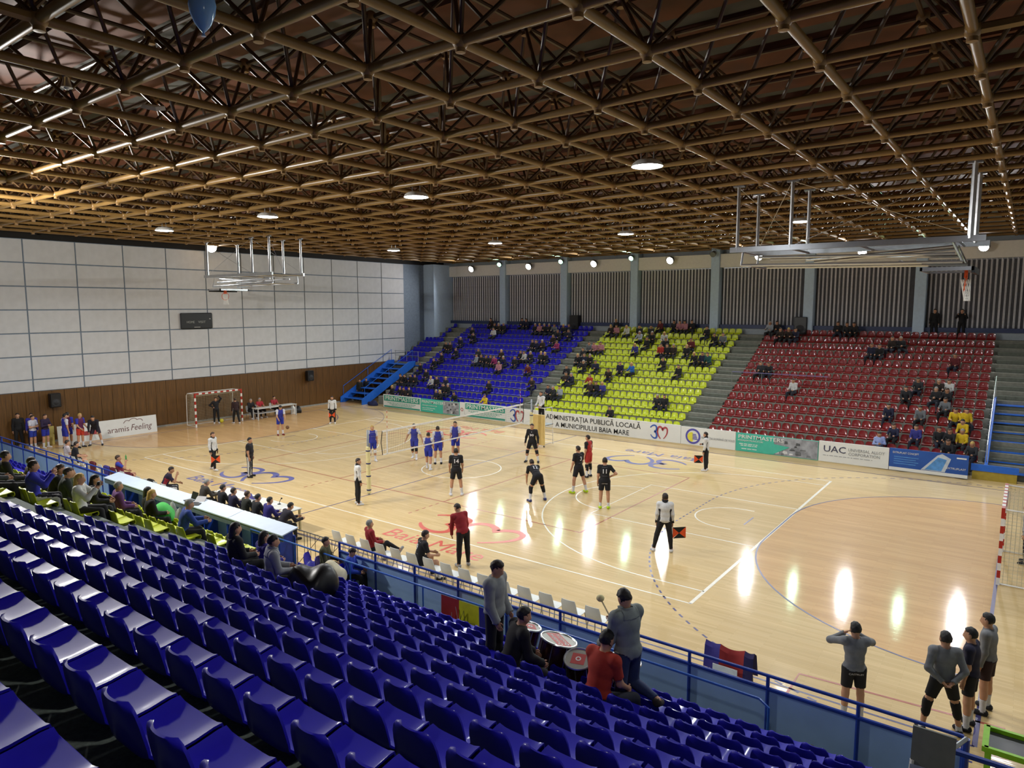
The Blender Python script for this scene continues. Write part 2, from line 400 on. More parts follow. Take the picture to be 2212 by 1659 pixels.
for i, x in enumerate(XS):
    for j, y in enumerate(YS):
        nodes.append(((x, y, H1), 0, Matrix.Translation((x, y, H1))))
        if i+1 < len(XS): low.append(((x+1, y, H1), 0, aim((x, y, H1), (x+MOD, y, H1))))
        if j+1 < len(YS): low.append(((x, y+1, H1), 0, aim((x, y, H1), (x, y+MOD, H1))))
        for sx in (-1, 1):
            for sy in (-1, 1):
                ux, uy = x+sx, y+sy
                if UX[0]-.1 < ux < UX[-1]+.1 and UY[0]-.1 < uy < UY[-1]+.1:
                    diag.append(((x+sx*.5, y+sy*.5, (H1+H2)/2), 0, aim((x, y, H1), (ux, uy, H2))))
for i, x in enumerate(UX):
    for j, y in enumerate(UY):
        unod.append(((x, y, H2), 0, Matrix.Translation((x, y, H2))))
        if i+1 < len(UX): upp.append(((x+1, y, H2), 0, aim((x, y, H2), (x+MOD, y, H2))))
        if j+1 < len(UY): upp.append(((x, y+1, H2), 0, aim((x, y, H2), (x, y+MOD, H2))))
split('lower_chord_tube', tube_mesh(MOD, .076, m_tube, 'lower_chord_tube'), low, m_tube)
split('upper_chord_tube', tube_mesh(MOD, .045, m_tube2, 'upper_chord_tube', 8), upp, m_tube2)
split('diagonal_tube', tube_mesh(math.sqrt(2+(H2-H1)**2), .036, m_tube2, 'diagonal_tube', 8), diag, m_tube2)
def node_mesh(key, raw=False):
    b = MB().ball((0,0,0), .125, 8 if raw else 12, 5 if raw else 8)
    if raw: return b
    if 'nd' not in _cache:
        b.lathe([(.03,-.165),(.075,-.16),(.075,-.10),(.03,-.09)], 10); _cache['nd'] = b.mesh('node', m_node, True)
    return _cache['nd']
split('lower_node', node_mesh, nodes, m_node)
split('upper_node', node_mesh, unod, m_node)
# roof boards in bands that run the length of the hall, alternately timber and felt
k = 0; y = -25.0
while y < 23.2:
    w = 1.25 if k % 2 == 0 else .75
    MB().box(-22.2, XR, y+.02, y+w-.02, 12.98 if k % 2 == 0 else 13.1, 13.25).build('roof_board', m_deck_o if k % 2 == 0 else m_deck_g, ceiling)
    y += w; k += 1
# ------------------------------------------------------------------ lamps
def spot(parent, loc, target, power, col=(1, 1, 1), ang=120, blend=.6, rad=.2):
    ld = bpy.data.lights.new('lamp_light', 'SPOT'); ld.energy = power; ld.color = col; ld.spot_size = math.radians(ang); ld.spot_blend = blend; ld.shadow_soft_size = rad
    o = bpy.data.objects.new('lamp_light', ld); COL.objects.link(o); o.parent = parent; o.location = Vector(loc)-parent.location if parent else loc
    o.rotation_euler = (Vector(target)-Vector(loc)).to_track_quat('-Z', 'Y').to_euler(); return o
m_lens_w = M('lit flood lens', '#fff6f0', .3, emit=60, var=0); m_lens_g = M('lit green lens', '#a8ffc8', .3, emit=14, var=0); m_lens_c = M('lit lamp diffuser', '#f4f6ff', .3, emit=30, var=0)
m_case = M('grey lamp housing', '#70726f', .5)
def floodlight(x, y, z, tgt, power, col, lens, label, group, size=.42, ang=140, rod=0):
    o = empty('floodlight', (x, y, z), label=label, cat='floodlight', group=group)
    d = Vector(tgt)-Vector((x, y, z)); q = d.to_track_quat('-Z', 'Y').to_matrix().to_4x4()
    def T(m): m.v = [q @ Vector(v) for v in m.v]; return m
    T(MB().lathe([(size*.25,.30),(size*.45,.27),(size*.5,.16),(size*.52,.0),(size*.47,-.01),(size*.45,.03)], 18)).build('housing', m_case, o, True)
    T(MB().lathe([(.001,-.0),(size*.46,.0),(size*.46,.02),(.001,.02)], 18)).build('lens', lens, o)
    s = 1 if y < 0 else -1
    MB().tube([(-size*.56,0,0),(-size*.56,.02,.33),(size*.56,.02,.33),(size*.56,0,0)], .018, 6).build('bracket', m_case, o)
    if rod: MB().tube([(0, .02, .3), (0, .02, .3+rod)], .02, 6).build('hanger', m_case, o)
    if power: spot(o, Vector((x, y, z))+d.normalized()*.06, tgt, power, col, ang, .7, .22)
    return o
bays = ['first', 'second', 'third', 'fourth', 'fifth', 'sixth', 'seventh']
for i, x in enumerate((-17.9, -11.95, -6.0, .05, 6.1, 12.1, 18.0)):
    floodlight(x, 21.95, 10.45, (x*.9-1, -3, 0), P_FLOOD, (1, .99, 1), m_lens_w, 'lit white floodlight under the lintel above the %s window bay from the left' % bays[i], 'white floodlights along the far wall', .5)
for i, x in enumerate((-14.85, -8.88, -2.9, 3.1, 9.1, 15.1)):
    lit = i != 3
    floodlight(x, 21.9, 10.72, (x*.7, 0, 0), P_GREEN if lit else 0, (.55, 1, .7), m_lens_g if lit else m_case,
               ('green-tinted floodlight on top of the %s pillar from the left' if lit else 'unlit grey floodlight on top of the %s pillar from the left') % bays[i], 'floodlights on the pillars', .36)
floodlight(-21.3, .75, 11.0, (2, -6, 3), P_LEFT, (1, .97, .92), m_lens_w, 'dazzling floodlight on the white wall above the scoreboard', None, .6)
for i, (x, y, pw, lb) in enumerate(((-3.8, -16.4, 2.2, 'floodlight hung from the roof over the near stand, at the yellow block'), (-6.5, -17.0, 1.7, 'floodlight hung from the roof over the near stand, farther left'), (19.2, -20.6, .11, 'floodlight hung from the roof above the right end of the near stand'))):  # the weak last one is an added fill for the treads between seat rows
    floodlight(x, y, (9.5, 9.9, 10.4)[i], ((13, -14, 3), (-15, 4, 2), (17, -20, 3))[i], P_NEAR*pw, (1, .97, .93), m_lens_w, lb, 'floodlights over the near stand', .5, ang=170, rod=(1.4, 1.0, .5)[i])
rows = {-7.1: 'row nearer the camera', 7.1: 'row nearer the far wall'}
for y in (-7.1, 7.1):
    for i, x in enumerate((-11.6, -3.6, 4.4, 12.4, 20.4)):
        o = empty('ceiling_lamp', (x, y, 10.79), label='round white ceiling lamp, %s from the left in the %s' % (bays[i], rows[y]), cat='ceiling lamp', group='round ceiling lamps')
        MB().lathe([(.10,.14),(.26,.12),(.36,.05),(.40,-.03),(.385,-.03),(.34,.03),(.10,.10)], 24).build('shade', m_white, o, True)
        MB().lathe([(.001,-.055),(.22,-.05),(.375,-.025),(.375,-.01),(.001,-.01)], 24).build('diffuser', m_lens_c, o, True)
        for s in (-.17, .17): MB().tube([(s,0,.1),(s,0,.46)], .014, 6).build('rod', m_steel, o)
        spot(o, (x, y, 10.70), (x, y, 0), P_CEIL, (.93, .97, 1), 165, .5, .3)
# small spots and a lost balloon in the roof
o = empty('ceiling_spotlight', (7.25, -18.13, 10.98), label='small chrome spotlight clipped under the roof tubes at top left', cat='spotlight')
MB().lathe([(.02,.12),(.05,.1),(.07,0),(.09,-.06),(.08,-.06)], 14).build('shade', m_chrome, o, True); MB().ball((0,0,-.05), .05).build('bulb', m_white, o, True)
MB().tube([(0,0,.1),(0,0,.18)], .012, 6).build('stem', m_chrome, o)
o = MB().loft([[(a*math.cos(t)*.16, a*math.sin(t)*.16, z) for t in [2*PI*j/14 for j in range(14)]] for a, z in ((.05,-.24),(.25,-.21),(.62,-.13),(.9,-.02),(1,.08),(.9,.17),(.55,.23),(.1,.25))]).build('balloon', M('pale blue balloon rubber', '#7fb0ee', .15, var=.02), loc=(12.05, -18.46, 10.84), smooth=True, label='pale blue balloon stuck under the roof tubes', cat='balloon')
MB().lathe([(.03,-.28),(.012,-.245),(.02,-.235)], 8).build('knot', M('pale blue balloon rubber', '#7fb0ee'), o)
o = MB().add([(-.2,-.06,-.02),(.12,-.1,0),(.22,.05,.03),(-.14,.1,.0),(-.18,-.05,.05),(.1,-.09,.07),(.2,.05,.1),(-.12,.1,.06)], [(3,2,1,0),(4,5,6,7),(0,1,5,4),(1,2,6,5),(2,3,7,6),(3,0,4,7)]).build('paper_scrap', m_white, loc=(7.0, -16.6, 10.95), rot=(.3, .25, .6), label='crumpled white scrap caught on a roof tube', cat='scrap')

# ------------------------------------------------------------------ seats
def seat_mesh(nx, coarse, mat):
    prof = [(.03,-.075),(0,-.05),(0,-.01),(.015,.012),(.06,.012),(.16,-.004),(.27,-.012),(.335,-.004),(.375,.025),(.397,.075),(.410,.135),(.421,.195),(.430,.245),(.436,.280),(.438,.295)]
    half = [.19,.2,.205,.207,.207,.207,.205,.203,.2,.198,.195,.188,.172,.145,.105]
    if coarse: ix = [0,2,4,6,8,10,12,14]; prof = [prof[i] for i in ix]; half = [half[i] for i in ix]
    m = MB(); T = .014; n = len(prof)
    top = []
    for v, (d, z) in enumerate(prof):
        row = []
        for u in range(nx):
            s = -1+2*u/(nx-1)
            lift = .018*max(0, abs(s)-.7)/.3 if v > 2 else 0
            dd = d-.02*(s*s)*(1 if d > .39 else 0)-(0 if d < .36 else .012*abs(s)**4)
            row.append(Vector((s*half[v], -dd, z+lift*(1 if d < .39 else 0)-.008*(1-s*s)*(1 if .03 < d < .33 else 0))))
        top.append(row)
    bot = []
    for v in range(n):
        a, b = prof[max(v-1,0)], prof[min(v+1,n-1)]; t = Vector((0, -(b[0]-a[0]), b[1]-a[1])).normalized(); nn = Vector((0, t.z, -t.y))
        if v and False: pass
        bot.append([p-Vector((0, nn.y, nn.z))*T*(1 if nn.z >= -.2 else 1) for p in top[v]])
    flat = [p for r in top for p in r]+[p for r in bot for p in r]; N = n*nx; f = []
    for v in range(n-1):
        for u in range(nx-1):
            a = v*nx+u; f.append((a, a+1, a+nx+1, a+nx)); f.append((N+a+nx, N+a+nx+1, N+a+1, N+a))
        for u in (0, nx-1):
            a = v*nx+u; q = (a, a+nx, N+a+nx, N+a); f.append(q if u == 0 else tuple(reversed(q)))
    for u in range(nx-1):
        f.append((u, N+u, N+u+1, u+1)); a = (n-1)*nx+u; f.append((a, a+1, N+a+1, N+a))
    m.add(flat, f); m.box(-.1, .1, -.3, -.1, -.07, -.02)
    return m if mat is None else m.mesh('stadium_seat', mat, True)
m_sb = M('glossy blue seat plastic', '#1d17a6', .5, var=.12, scale=3, spec=.2, coat=.22); m_sy = M('yellow green seat plastic', '#bcc812', .4, coat=.3, var=.06, scale=3); m_sr = M('dark red seat plastic', '#781212', .4, var=.1, scale=3, spec=.3, coat=.6)
seat = {'b': seat_mesh(9, False, m_sb), 'y': seat_mesh(9, False, m_sy), 'r': seat_mesh(7, True, m_sr), 'fb': seat_mesh(7, True, m_sb)}
smat = {'b': m_sb, 'y': m_sy, 'r': m_sr, 'fb': m_sb}
raw = seat_mesh(5, True, None)
ordn = ['front', 'second', 'third', 'fourth', 'fifth', 'sixth', 'seventh', 'eighth', 'ninth', 'tenth', 'eleventh', 'twelfth', 'thirteenth', 'fourteenth']
words = ['first', 'second', 'third', 'fourth', 'fifth', 'sixth', 'seventh', 'eighth', 'ninth', 'tenth', 'eleventh', 'twelfth', 'thirteenth', 'fourteenth', 'fifteenth', 'sixteenth', 'seventeenth', 'eighteenth', 'nineteenth', 'twentieth', 'twenty-first', 'twenty-second', 'twenty-third', 'twenty-fourth', 'twenty-fifth', 'twenty-sixth', 'twenty-seventh']
def seats(items, kind, what, group, stuff_label, limit=300, flip=False):
    items.sort(key=lambda t: ((0 if seen((t[0], t[1], t[2]+.2)) else 1), (Vector((t[0], t[1], t[2]))-cz).length)); rest = MB()
    nm = {'b': 'blue_seat', 'fb': 'blue_seat', 'y': 'yellow_seat', 'r': 'red_seat'}[kind]
    for n, (x, y, z, i, c) in enumerate(items):
        if n < limit:
            obj(nm, seat[kind], loc=(x, y, z), rot=(0, 0, PI if flip else 0), label=what % (ordn[i], words[c]), cat='stadium seat', group=group)
        elif seen((x, y, z+.2)):
            s = -1 if flip else 1; rest.add([(x+v[0]*s, y+v[1]*s, z+v[2]) for v in raw.v], raw.f)
    if rest.v: rest.build(nm+'s', smat[kind], smooth=True, label=stuff_label, cat='stadium seats', kind='stuff')
blue_n, yel_n, left_n = [], [], []
for k in range(13):
    y, z = near_row(k)
    for c in range(27): blue_n.append((6.84+.225+.45*c, y, z, k, c))
    for c in range(21): yel_n.append((4.66-.225-.45*c, y, z, k, c))
    for c in range(27): left_n.append((-6.2-.225-.45*c, y, z, k, c))
seats(blue_n, 'b', 'glossy dark blue seat of the near stand, %s row up, %s from the aisle', 'blue seats of the near stand', 'remaining glossy blue seats of the near stand')
seats(yel_n, 'y', 'yellow-green seat left of the near aisle, %s row up, %s from the aisle', 'yellow seats of the near stand', 'remaining yellow-green seats left of the near aisle', 75)
seats([s for s in left_n if s[3] < 5], 'fb', '%s %s', '', 'blue seats of the farther near block at the left edge', 0)
fb, fy, fr = [], [], []
for i in range(14):
    y, z = far_row(i)
    for c in range(27): fb.append((-18.2+.225+.447*c, y, z, i, c))
    if 6 <= i <= 10:
        for c in range(5): fb.append((-21.5+.225+.43*c, y, z, i, c))
    elif i > 10: fb.append((-20.0, y, z, i, 0))
    for c in range(22): fy.append((-4.77+.225+.45*c, y, z, i, c))
    for c in range(27): fr.append((6.74+.225+.4485*c, y, z, i, c))
seats(fb, 'fb', '%s %s', '', 'small blue seats in the left block of the far stand', 0, flip=True)
seats(fy, 'y', 'bright yellow seat of the far stand, %s row up, %s from the left', 'yellow seats of the far stand', 'remaining yellow seats of the far stand, upper rows', 225, flip=True)
seats(fr, 'r', 'shiny dark red seat of the far stand, %s row up, %s from the left', 'red seats of the far stand', 'remaining dark red seats of the far stand, upper rows', 300, flip=True)

# ------------------------------------------------------------------ hanging basketball backstops (folded up)
m_or = M('orange rim paint', '#d9541e', .4); m_netw = M('white net cord', '#e8e8e4', .7); m_glass = M('clear backboard acrylic', '#c8d4da', .08, var=.02, trans=.6)
def backstop(s, label):
    o = empty('basketball_backstop', (15.8*s, 0, 11.1), label=label, cat='backstop')
    def X(x): return x*s-15.8*s
    def t(name, pts, r=.05, n=8, mat=m_chrome): return MB().tube([(X(x), y, z-11.1) for x, y, z in pts], r, n).build(name, mat, o, True)
    for x in (12.62, 14.25, 18.85):
        for y in (-1, 1):
            t('post', [(x, y, 11.1), (x, y, 9.1)], .055 if x < 18 else .07)
            m = MB(); c = (X(x), y, -.03); m.cbox(c, (.34, .12, .05)); m.build('clamp_plate', m_steel, o)
    for y in (-1, 1):
        m = MB(); m.box(min(X(12.4), X(19.2)), max(X(12.4), X(19.2)), y-.05, y+.05, -2.08, -1.92); m.build('main_beam', m_chrome, o)
        t('lower_rail', [(12.7, y*.8, 8.62), (18.7, y*.8, 8.5)], .045)
        t('middle_rail', [(13.2, y*.62, 8.86), (18.5, y*.62, 8.74)], .04)
        t('brace', [(18.5, y*.5, 8.95), (14.6, y*.5, 8.72)], .035)
        t('hanger', [(12.75, y*.8, 9.05), (12.7, y*.8, 8.62)], .035)
        t('hanger', [(18.45, y*.8, 9.05), (18.7, y*.8, 8.5)], .035)
    for x in (12.7, 14.3, 16.2, 18.6): t('cross_bar', [(x, -1, 9.05), (x, 1, 9.05)], .035)
    for x in (13.0, 15.2, 17.2): t('cross_bar', [(x, -.8, 8.58), (x, .8, 8.58)], .03)
    t('tie_wire', [(14.3, -1, 11.05), (18.8, -1, 9.2)], .008, 5); t('tie_wire', [(18.8, -1, 10.9), (14.3, -1, 9.15)], .008, 5)
    t('tie_wire', [(12.65, -1, 11.0), (14.2, 1, 9.2)], .008, 5); t('tie_wire', [(12.65, 1, 9.2), (14.2, -1, 11.0)], .008, 5)
    # folded board, face down, with the ring hanging from it
    m = MB(); m.box(min(X(17.75), X(18.95)), max(X(17.75), X(18.95)), -.9, .9, 8.30-11.1, 8.34-11.1); bd = m.build('backboard', m_glass, o)
    fr_ = MB()
    for y in (-.9, .9): fr_.box(min(X(17.72), X(18.98)), max(X(17.72), X(18.98)), y-.03, y+.03, 8.27-11.1, 8.37-11.1)
    for x in (17.75, 18.95): fr_.box(X(x)-.03, X(x)+.03, -.93, .93, 8.27-11.1, 8.37-11.1)
    fr_.build('board_frame', m_chrome, bd)
    m = MB(); m.box(min(X(18.92), X(19.0)), max(X(18.92), X(19.0)), -.9, .9, 8.2-11.1, 8.36-11.1); m.build('edge_padding', m_black, bd)
    rx = X(18.75)
    MB().cbox((rx, 0, 8.2-11.1), (.08, .16, .22)).build('rim_plate', m_or, o)
    MB().tube([(rx+.02*math.sin(a), .225*math.cos(a), 7.95-11.1+.225*math.sin(a)) for a in [2*PI*i/24 for i in range(24)]], .014, 6, closed=True).build('rim', m_or, o, True)
    n = MB()
    for i in range(12):
        a = 2*PI*i/12
        for dr in (1, -1):
            p = []
            for q in range(5):
                b = a+dr*q*.26; rr = .2-.05*q+.016*q*q
                p.append((rx+.12*math.sin(b)*(1-.1*q)+.06*q/4, rr*math.cos(b)*.75, 7.95-11.1+.1-.15*q))
            n.tube(p, .006, 4)
    n.build('net', m_netw, o, kind='stuff')
    return o
backstop(1, 'folded chrome basketball backstop hanging in front of the red seats')
backstop(-1, 'folded chrome basketball backstop hanging in front of the white wall')

# ------------------------------------------------------------------ handball goals
m_gr = M('red goal stripe', '#a8281c', .4); m_gw = M('white goal paint', '#e2e0da', .4); m_net = M('grey goal net cord', '#b8b29a', .8)
def goal(x, s, label):
    o = empty('handball_goal', (x, 0, 0), label=label, cat='goal')
    seg = MB().box(-.04, .04, -.04, .04, 0, .2).mesh('post_band', m_gr); segw = MB().box(-.04, .04, -.04, .04, 0, .2).mesh('post_band', m_gw)
    for y in (-1.54, 1.54):
        for i in range(10): obj('post_band', seg if i % 2 else segw, o, loc=(0, y, i*.2))
        MB().box(-.04, .04, y-.04, y+.04, 2.0, 2.08).build('post_corner', m_gr, o)
        MB().tube([(0, y, 2.04), (s*.85, y, 2.02), (s*1.0, y, 1.9), (s*1.05, y, .03), (0, y, .03)], .022, 6).build('side_frame', m_gw, o, True)
    for i in range(15):
        MB().box(-.04, .04, -1.5+.2*i, -1.3+.2*i, 2.0, 2.08).build('crossbar_band', m_gw if i % 2 else m_gr, o)
    for z, q in ((.03, 1.05), (2.02, .88)): MB().tube([(s*q, -1.54, z), (s*q, 1.54, z)], .022, 6).build('rear_bar', m_gw, o)
    n = MB(); r = .0045
    def bx(y, z): return s*(.95+.06*math.sin(z*2.1)*math.cos(y*1.3)-.1*max(0, z-1.7))
    for i in range(31): y = -1.5+.1*i; n.tube([(bx(y, z), y, z) for z in (.02,.5,1,1.5,2.0)], r, 3, cap=False)
    for i in range(20): z = .05+.1*i; n.tube([(bx(y, z), y, z) for y in (-1.5,-.75,0,.75,1.5)], r, 3, cap=False)
    for y in (-1.52, 1.52):
        for i in range(10): n.tube([(s*.1*i, y, .02), (s*.1*i, y*(1-.02*i), 2.0)], r, 3, cap=False)
        for i in range(20): n.tube([(0, y, .05+.1*i), (s*.95, y*.99, .05+.1*i)], r, 3, cap=False)
    for i in range(10): n.tube([(s*.1*i, -1.5, 2.0-.15*math.sin(i*.33)), (s*.1*i, 1.5, 2.0-.15*math.sin(i*.33))], r, 3, cap=False)
    for i in range(31): n.tube([(0, -1.5+.1*i, 2.0), (s*.45, -1.5+.1*i, 1.86), (s*.9, -1.5+.1*i, 1.97)], r, 3, cap=False)
    n.build('net', m_net, o, kind='stuff')
goal(20.04, 1, 'red and white banded handball goal at the right edge'); goal(-20.04, -1, 'red and white banded handball goal against the brown wall')

# ------------------------------------------------------------------ volleyball net, posts, referee stand
m_pad = M('cream foam padding', '#d9cf9a', .7); m_strap = M('navy strap', '#252a66', .6); m_cream = M('cream pad cloth', '#d8bd78', .7, var=.05)
for y, lb in ((-5.5, 'padded cream volleyball post with blue straps, nearer end of the net'), (5.5, 'volleyball post beside the referee stand, far end of the net')):
    o = empty('volleyball_post', (0, y, 0), label=lb, cat='post', group='volleyball posts')
    MB().lathe([(.045,0),(.045,2.55),(.03,2.57)], 14).build('pole', m_steel, o, True)
    MB().lathe([(.06,.06),(.085,.08),(.085,1.9),(.06,1.92)], 16).build('padding', m_pad, o, True)
    for z in (.2, .75, 1.25, 1.75): MB().lathe([(.087,z-.025),(.092,z-.02),(.092,z+.02),(.087,z+.025)], 16).build('strap', m_strap, o)
    MB().lathe([(.06,0),(.06,.012)], 16).build('floor_plate', m_steel, o)
    MB().cbox((.06, 0, 1.98), (.08, .06, .16)).build('winch', m_steel, o)
o = empty('volleyball_net', (0, 0, 0), label='black mesh volleyball net with white tapes across the court', cat='net')
MB().box(-.012, .012, -4.75, 4.75, 2.36, 2.43).build('top_tape', m_gw, o); MB().box(-.01, .01, -4.75, 4.75, 1.43, 1.48).build('bottom_tape', m_gw, o)
n = MB()
for i in range(96): n.tube([(0, -4.75+.1*i, 1.45), (0, -4.75+.1*i, 2.4)], .0025, 3, cap=False)
for i in range(9): n.tube([(0, -4.75, 1.53+.1*i), (0, 4.75, 1.53+.1*i)], .0025, 3, cap=False)
n.build('mesh', M('dark net cord', '#4a463c', .8), o, kind='stuff')
for y in (-4.5, 4.5):
    MB().box(-.014, .014, y-.025, y+.025, 1.43, 2.43).build('side_band', m_gw, o)
    an = MB().tube([(.02, y, 1.43), (.02, y, 3.23)], .008, 6).build('antenna', m_gw, o)
    for i in range(4): MB().tube([(.02, y, 2.5+.2*i), (.02, y, 2.6+.2*i)], .0095, 6).build('antenna_band', m_red, an)
    s = 1 if y > 0 else -1
    MB().tube([(0, s*4.75, 2.4), (0, s*4.82, 1.95), (0, s*4.75, 1.45)], .016, 6).build('edge_rope', m_black, o)
    for z in (2.42, 1.46): MB().tube([(0, s*4.75, z), (0, s*5.45, z+.02)], .006, 5).build('tension_cord', m_steel, o)
o = empty('referee_stand', (.05, 6.55, 0), label='white referee ladder stand with cream padding behind the net', cat='referee stand')
for sx in (-.32, .32):
    for sy in (-.42, .42): MB().tube([(sx, sy, .05), (sx, sy*.85, 1.15)], .025, 8).build('leg', m_gw, o)
    MB().tube([(sx, -.36, 1.15), (sx, -.36, 2.05), (sx, .3, 2.05), (sx, .36, 1.15)], .02, 8).build('guard_rail', m_gw, o)
    MB().lathe([(.05,-.02),(.05,.02)], 12).build('castor', m_black, o, loc=(sx, -.42, .05), rot=(0, PI/2, 0))
MB().box(-.36, .36, -.38, .38, 1.12, 1.16).build('platform', m_steel, o)
MB().tube([(-.32, -.36, 2.05), (.32, -.36, 2.05)], .02, 8).build('guard_rail', m_gw, o)
for i in range(4): MB().tube([(-.32, .44-.02*i, .28+.24*i), (.32, .44-.02*i, .28+.24*i)], .018, 6).build('rung', m_gw, o)
MB().bbox(-.40, .40, -.52, -.44, .12, 1.72, .02).build('front_pad', m_cream, o)
for z in (.5, 1.0, 1.5): MB().box(-.41, -.34, -.53, -.40, z-.02, z+.02).build('pad_strap', m_black, o)
o = MB().ball((0,0,0), .105, 14, 8).build('volleyball', M('blue yellow volleyball leather', '#d9c23a', .5), smooth=True, loc=(-13.45, .3, .44), label='dark volleyball bouncing beside the server in blue', cat='ball')
o.data.materials[0] = M('red brown ball leather', '#6e4a2c', .5)
MB().ball((0,0,0), .13, 14, 8).build('ball', M('yellow ball leather', '#cfc32e', .5), smooth=True, loc=(-20.45, .35, .13), label='yellow ball on the floor in the far left goal', cat='ball')
# ------------------------------------------------------------------ advertising boards
m_bw = M('white banner vinyl', '#d6d8d4', .5, var=.03, scale=2); m_bg = M('sea green print', '#2f8f7c', .5, var=.04); m_bg2 = M('light green print', '#3fae98', .5, var=.06)
m_bk = M('black print', '#1b1c1e', .5); m_bb = M('blue print', '#1e4f9e', .45, var=.12, scale=1.5); m_navy = M('navy print', '#2a2f4e', .5); m_grey_t = M('grey print', '#8b8f92', .6); m_rp = M('dark red print', '#a8434a', .5); m_bp = M('royal blue print', '#2f55ab', .5)
m_bl2 = M('light blue print', '#4f8ac6', .5, var=.2); m_purp = M('violet print', '#4d4aa0', .5); m_yelp = M('yellow print', '#d6cf3e', .5)
YB = 11.1
def board(x0, x1, h, mat, label):
    o = MB().bbox(x0, x1, YB, YB+.06, .05, h, .008).build('advertising_board', mat, label=label, cat='advertising board')
    for i in range(2):
        x = x0+.25+(x1-x0-.5)*i; MB().tube([(x, YB+.05, h-.15), (x, YB+.45, 0.02)], .015, 6).build('support_leg', m_steel, o)
    return o
def T(o, s, x, z, size, mat, w=None, **k): return text('lettering', s, mat, o, (x, YB-.0095, z), (PI/2, 0, 0), size=size, width=w, **k)
def rect(o, name, mat, x0, x1, z0, z1, d=.006): return MB().box(x0, x1, YB-d, YB+.002, z0, z1).build(name, mat, o)
def small(o, xc, z, w, mat, d=.006, h=.035):
    """a line of print too small to read in the photograph: a row of word-length dashes"""
    r = random.Random(int(xc*100+z*1000)); x = xc-w/2; m = MB()
    while x < xc+w/2-.05:
        l = min(.06+.2*r.random(), xc+w/2-x); m.box(x, x+l, YB-d, YB+.002, z-h/2, z+h/2); x += l+.04
    m.build('small_print', mat, o)
def blob_photo(o, x0, x1, z0, z1, seed):
    r = random.Random(seed); g = [M('grey photo print %d' % i, c, .6, var=.3, scale=4) for i, c in enumerate(('#8d9096', '#6b6e72', '#c5c6c6', '#44474a'))]
    rect(o, 'printed_picture', g[0], x0, x1, z0, z1, .007)
    for i in range(16):
        a = x0+(x1-x0)*r.random()*.85; b = z0+(z1-z0)*r.random()*.8; w = (x1-x0)*(.06+.12*r.random()); h = (z1-z0)*(.06+.12*r.random())
        MB().prism([(a, b), (min(a+w, x1), b+.02), (min(a+w*.9, x1), min(b+h, z1)), (a+w*.15, min(b+h*1.1, z1))], .002, 'y', YB-.009-.0005*i).build('printed_detail', g[1+i % 3], o)
def heart30(o, x, z, h):
    for pts, mt in ((THREE, m_bp), (HEART, m_rp)):
        b = ribbon([(a*h*.92, c*h) for a, c in pts], taper(len(pts), h*.13), 0, .004); b.v = [(x+p[0], YB-.008-p[2], z+p[1]) for p in b.v]; b.build('emblem_stroke', mt, o)
o = board(-17.2, -13.44, .98, m_bw, 'white and green advertising board at the left end of the board row')
rect(o, 'green_band', m_bg, -17.1, -13.5, .52, .93); T(o, 'PRINTMASTERS', -15.3, .72, .42, m_bw, 3.3, bold=.002)
small(o, -15.3, .42, 2.9, m_bg); small(o, -15.3, .33, 2.5, m_bg); small(o, -15.3, .25, 2.0, m_bg); rect(o, 'green_band', m_bg, -17.1, -13.5, .08, .18)
o = board(-13.42, -9.82, .97, m_bg2, 'green board with a grey photograph, second from the left below the blue seats')
blob_photo(o, -11.3, -9.85, .1, .95, 3); T(o, 'PRINTMASTERS', -12.2, .76, .28, m_bw, 2.2, bold=.002); T(o, 'ANGAJAM MUNCITORI', -12.55, .52, .11, m_bw, 1.4); small(o, -12.65, .34, 1.2, m_bw); small(o, -12.75, .22, 1.0, m_bw)
o = board(-9.8, -9.4, 1.0, m_bw, 'narrow white board end with a dark red letter o'); T(o, 'o', -9.6, .56, .5, m_rp)
o = board(-9.38, -5.94, 1.03, m_bw, 'white and green advertising board left of the blue 3 and red heart board')
rect(o, 'green_band', m_bg, -9.3, -6.0, .58, .97); T(o, 'PRINTMASTERS', -7.65, .77, .4, m_bw, 3.1, bold=.002)
small(o, -7.65, .48, 2.8, m_bg); small(o, -7.65, .39, 2.4, m_bg); small(o, -7.65, .30, 1.9, m_bg); rect(o, 'green_band', m_bg, -9.3, -6.0, .1, .22)
o = board(-5.92, -3.2, 1.0, m_bw, 'white board with a blue 3 and a red heart beside the referee stand'); heart30(o, -5.6, .16, .72)
o = board(-3.18, 5.76, 1.03, m_bw, 'long white board with two lines of bold black capitals below the yellow seats')
T(o, 'ADMINISTRAȚIA PUBLICĂ LOCALĂ', .28, .70, .4, m_bk, 6.3, bold=.002); T(o, 'A MUNICIPIULUI BAIA MARE', .28, .27, .4, m_bk, 4.9, bold=.002); heart30(o, 4.0, .18, .70)
o = board(5.78, 8.70, 1.0, m_bw, 'white volleyball federation board with a round blue and yellow badge')
b = ribbon([(6.45+.36*math.cos(a), .52+.36*math.sin(a)) for a in [2*PI*i/28 for i in range(29)]], .1, 0, .004); b.v = [(p[0], YB-.005-p[2], p[1]) for p in b.v]; b.build('badge_ring', m_purp, o)
MB().prism([(6.40+.26*math.cos(a)*(1 if math.cos(a) < .2 else .3), .48+.26*math.sin(a)) for a in [2*PI*i/24 for i in range(24)]], .003, 'y', YB-.006).build('badge_ball', m_yelp, o)
for i in range(4): MB().prism([(6.42, .36+.08*i), (6.72-.03*i, .36+.08*i), (6.70-.03*i, .41+.08*i), (6.42, .41+.08*i)], .003, 'y', YB-.0075).build('badge_stripe', m_purp, o)
T(o, 'FEDERAȚIA ROMÂNĂ DE VOLEI', 7.78, .5, .16, m_grey_t, 1.75)
o = board(8.72, 12.64, .98, m_bg2, 'green board with a grey photograph below the red seats')
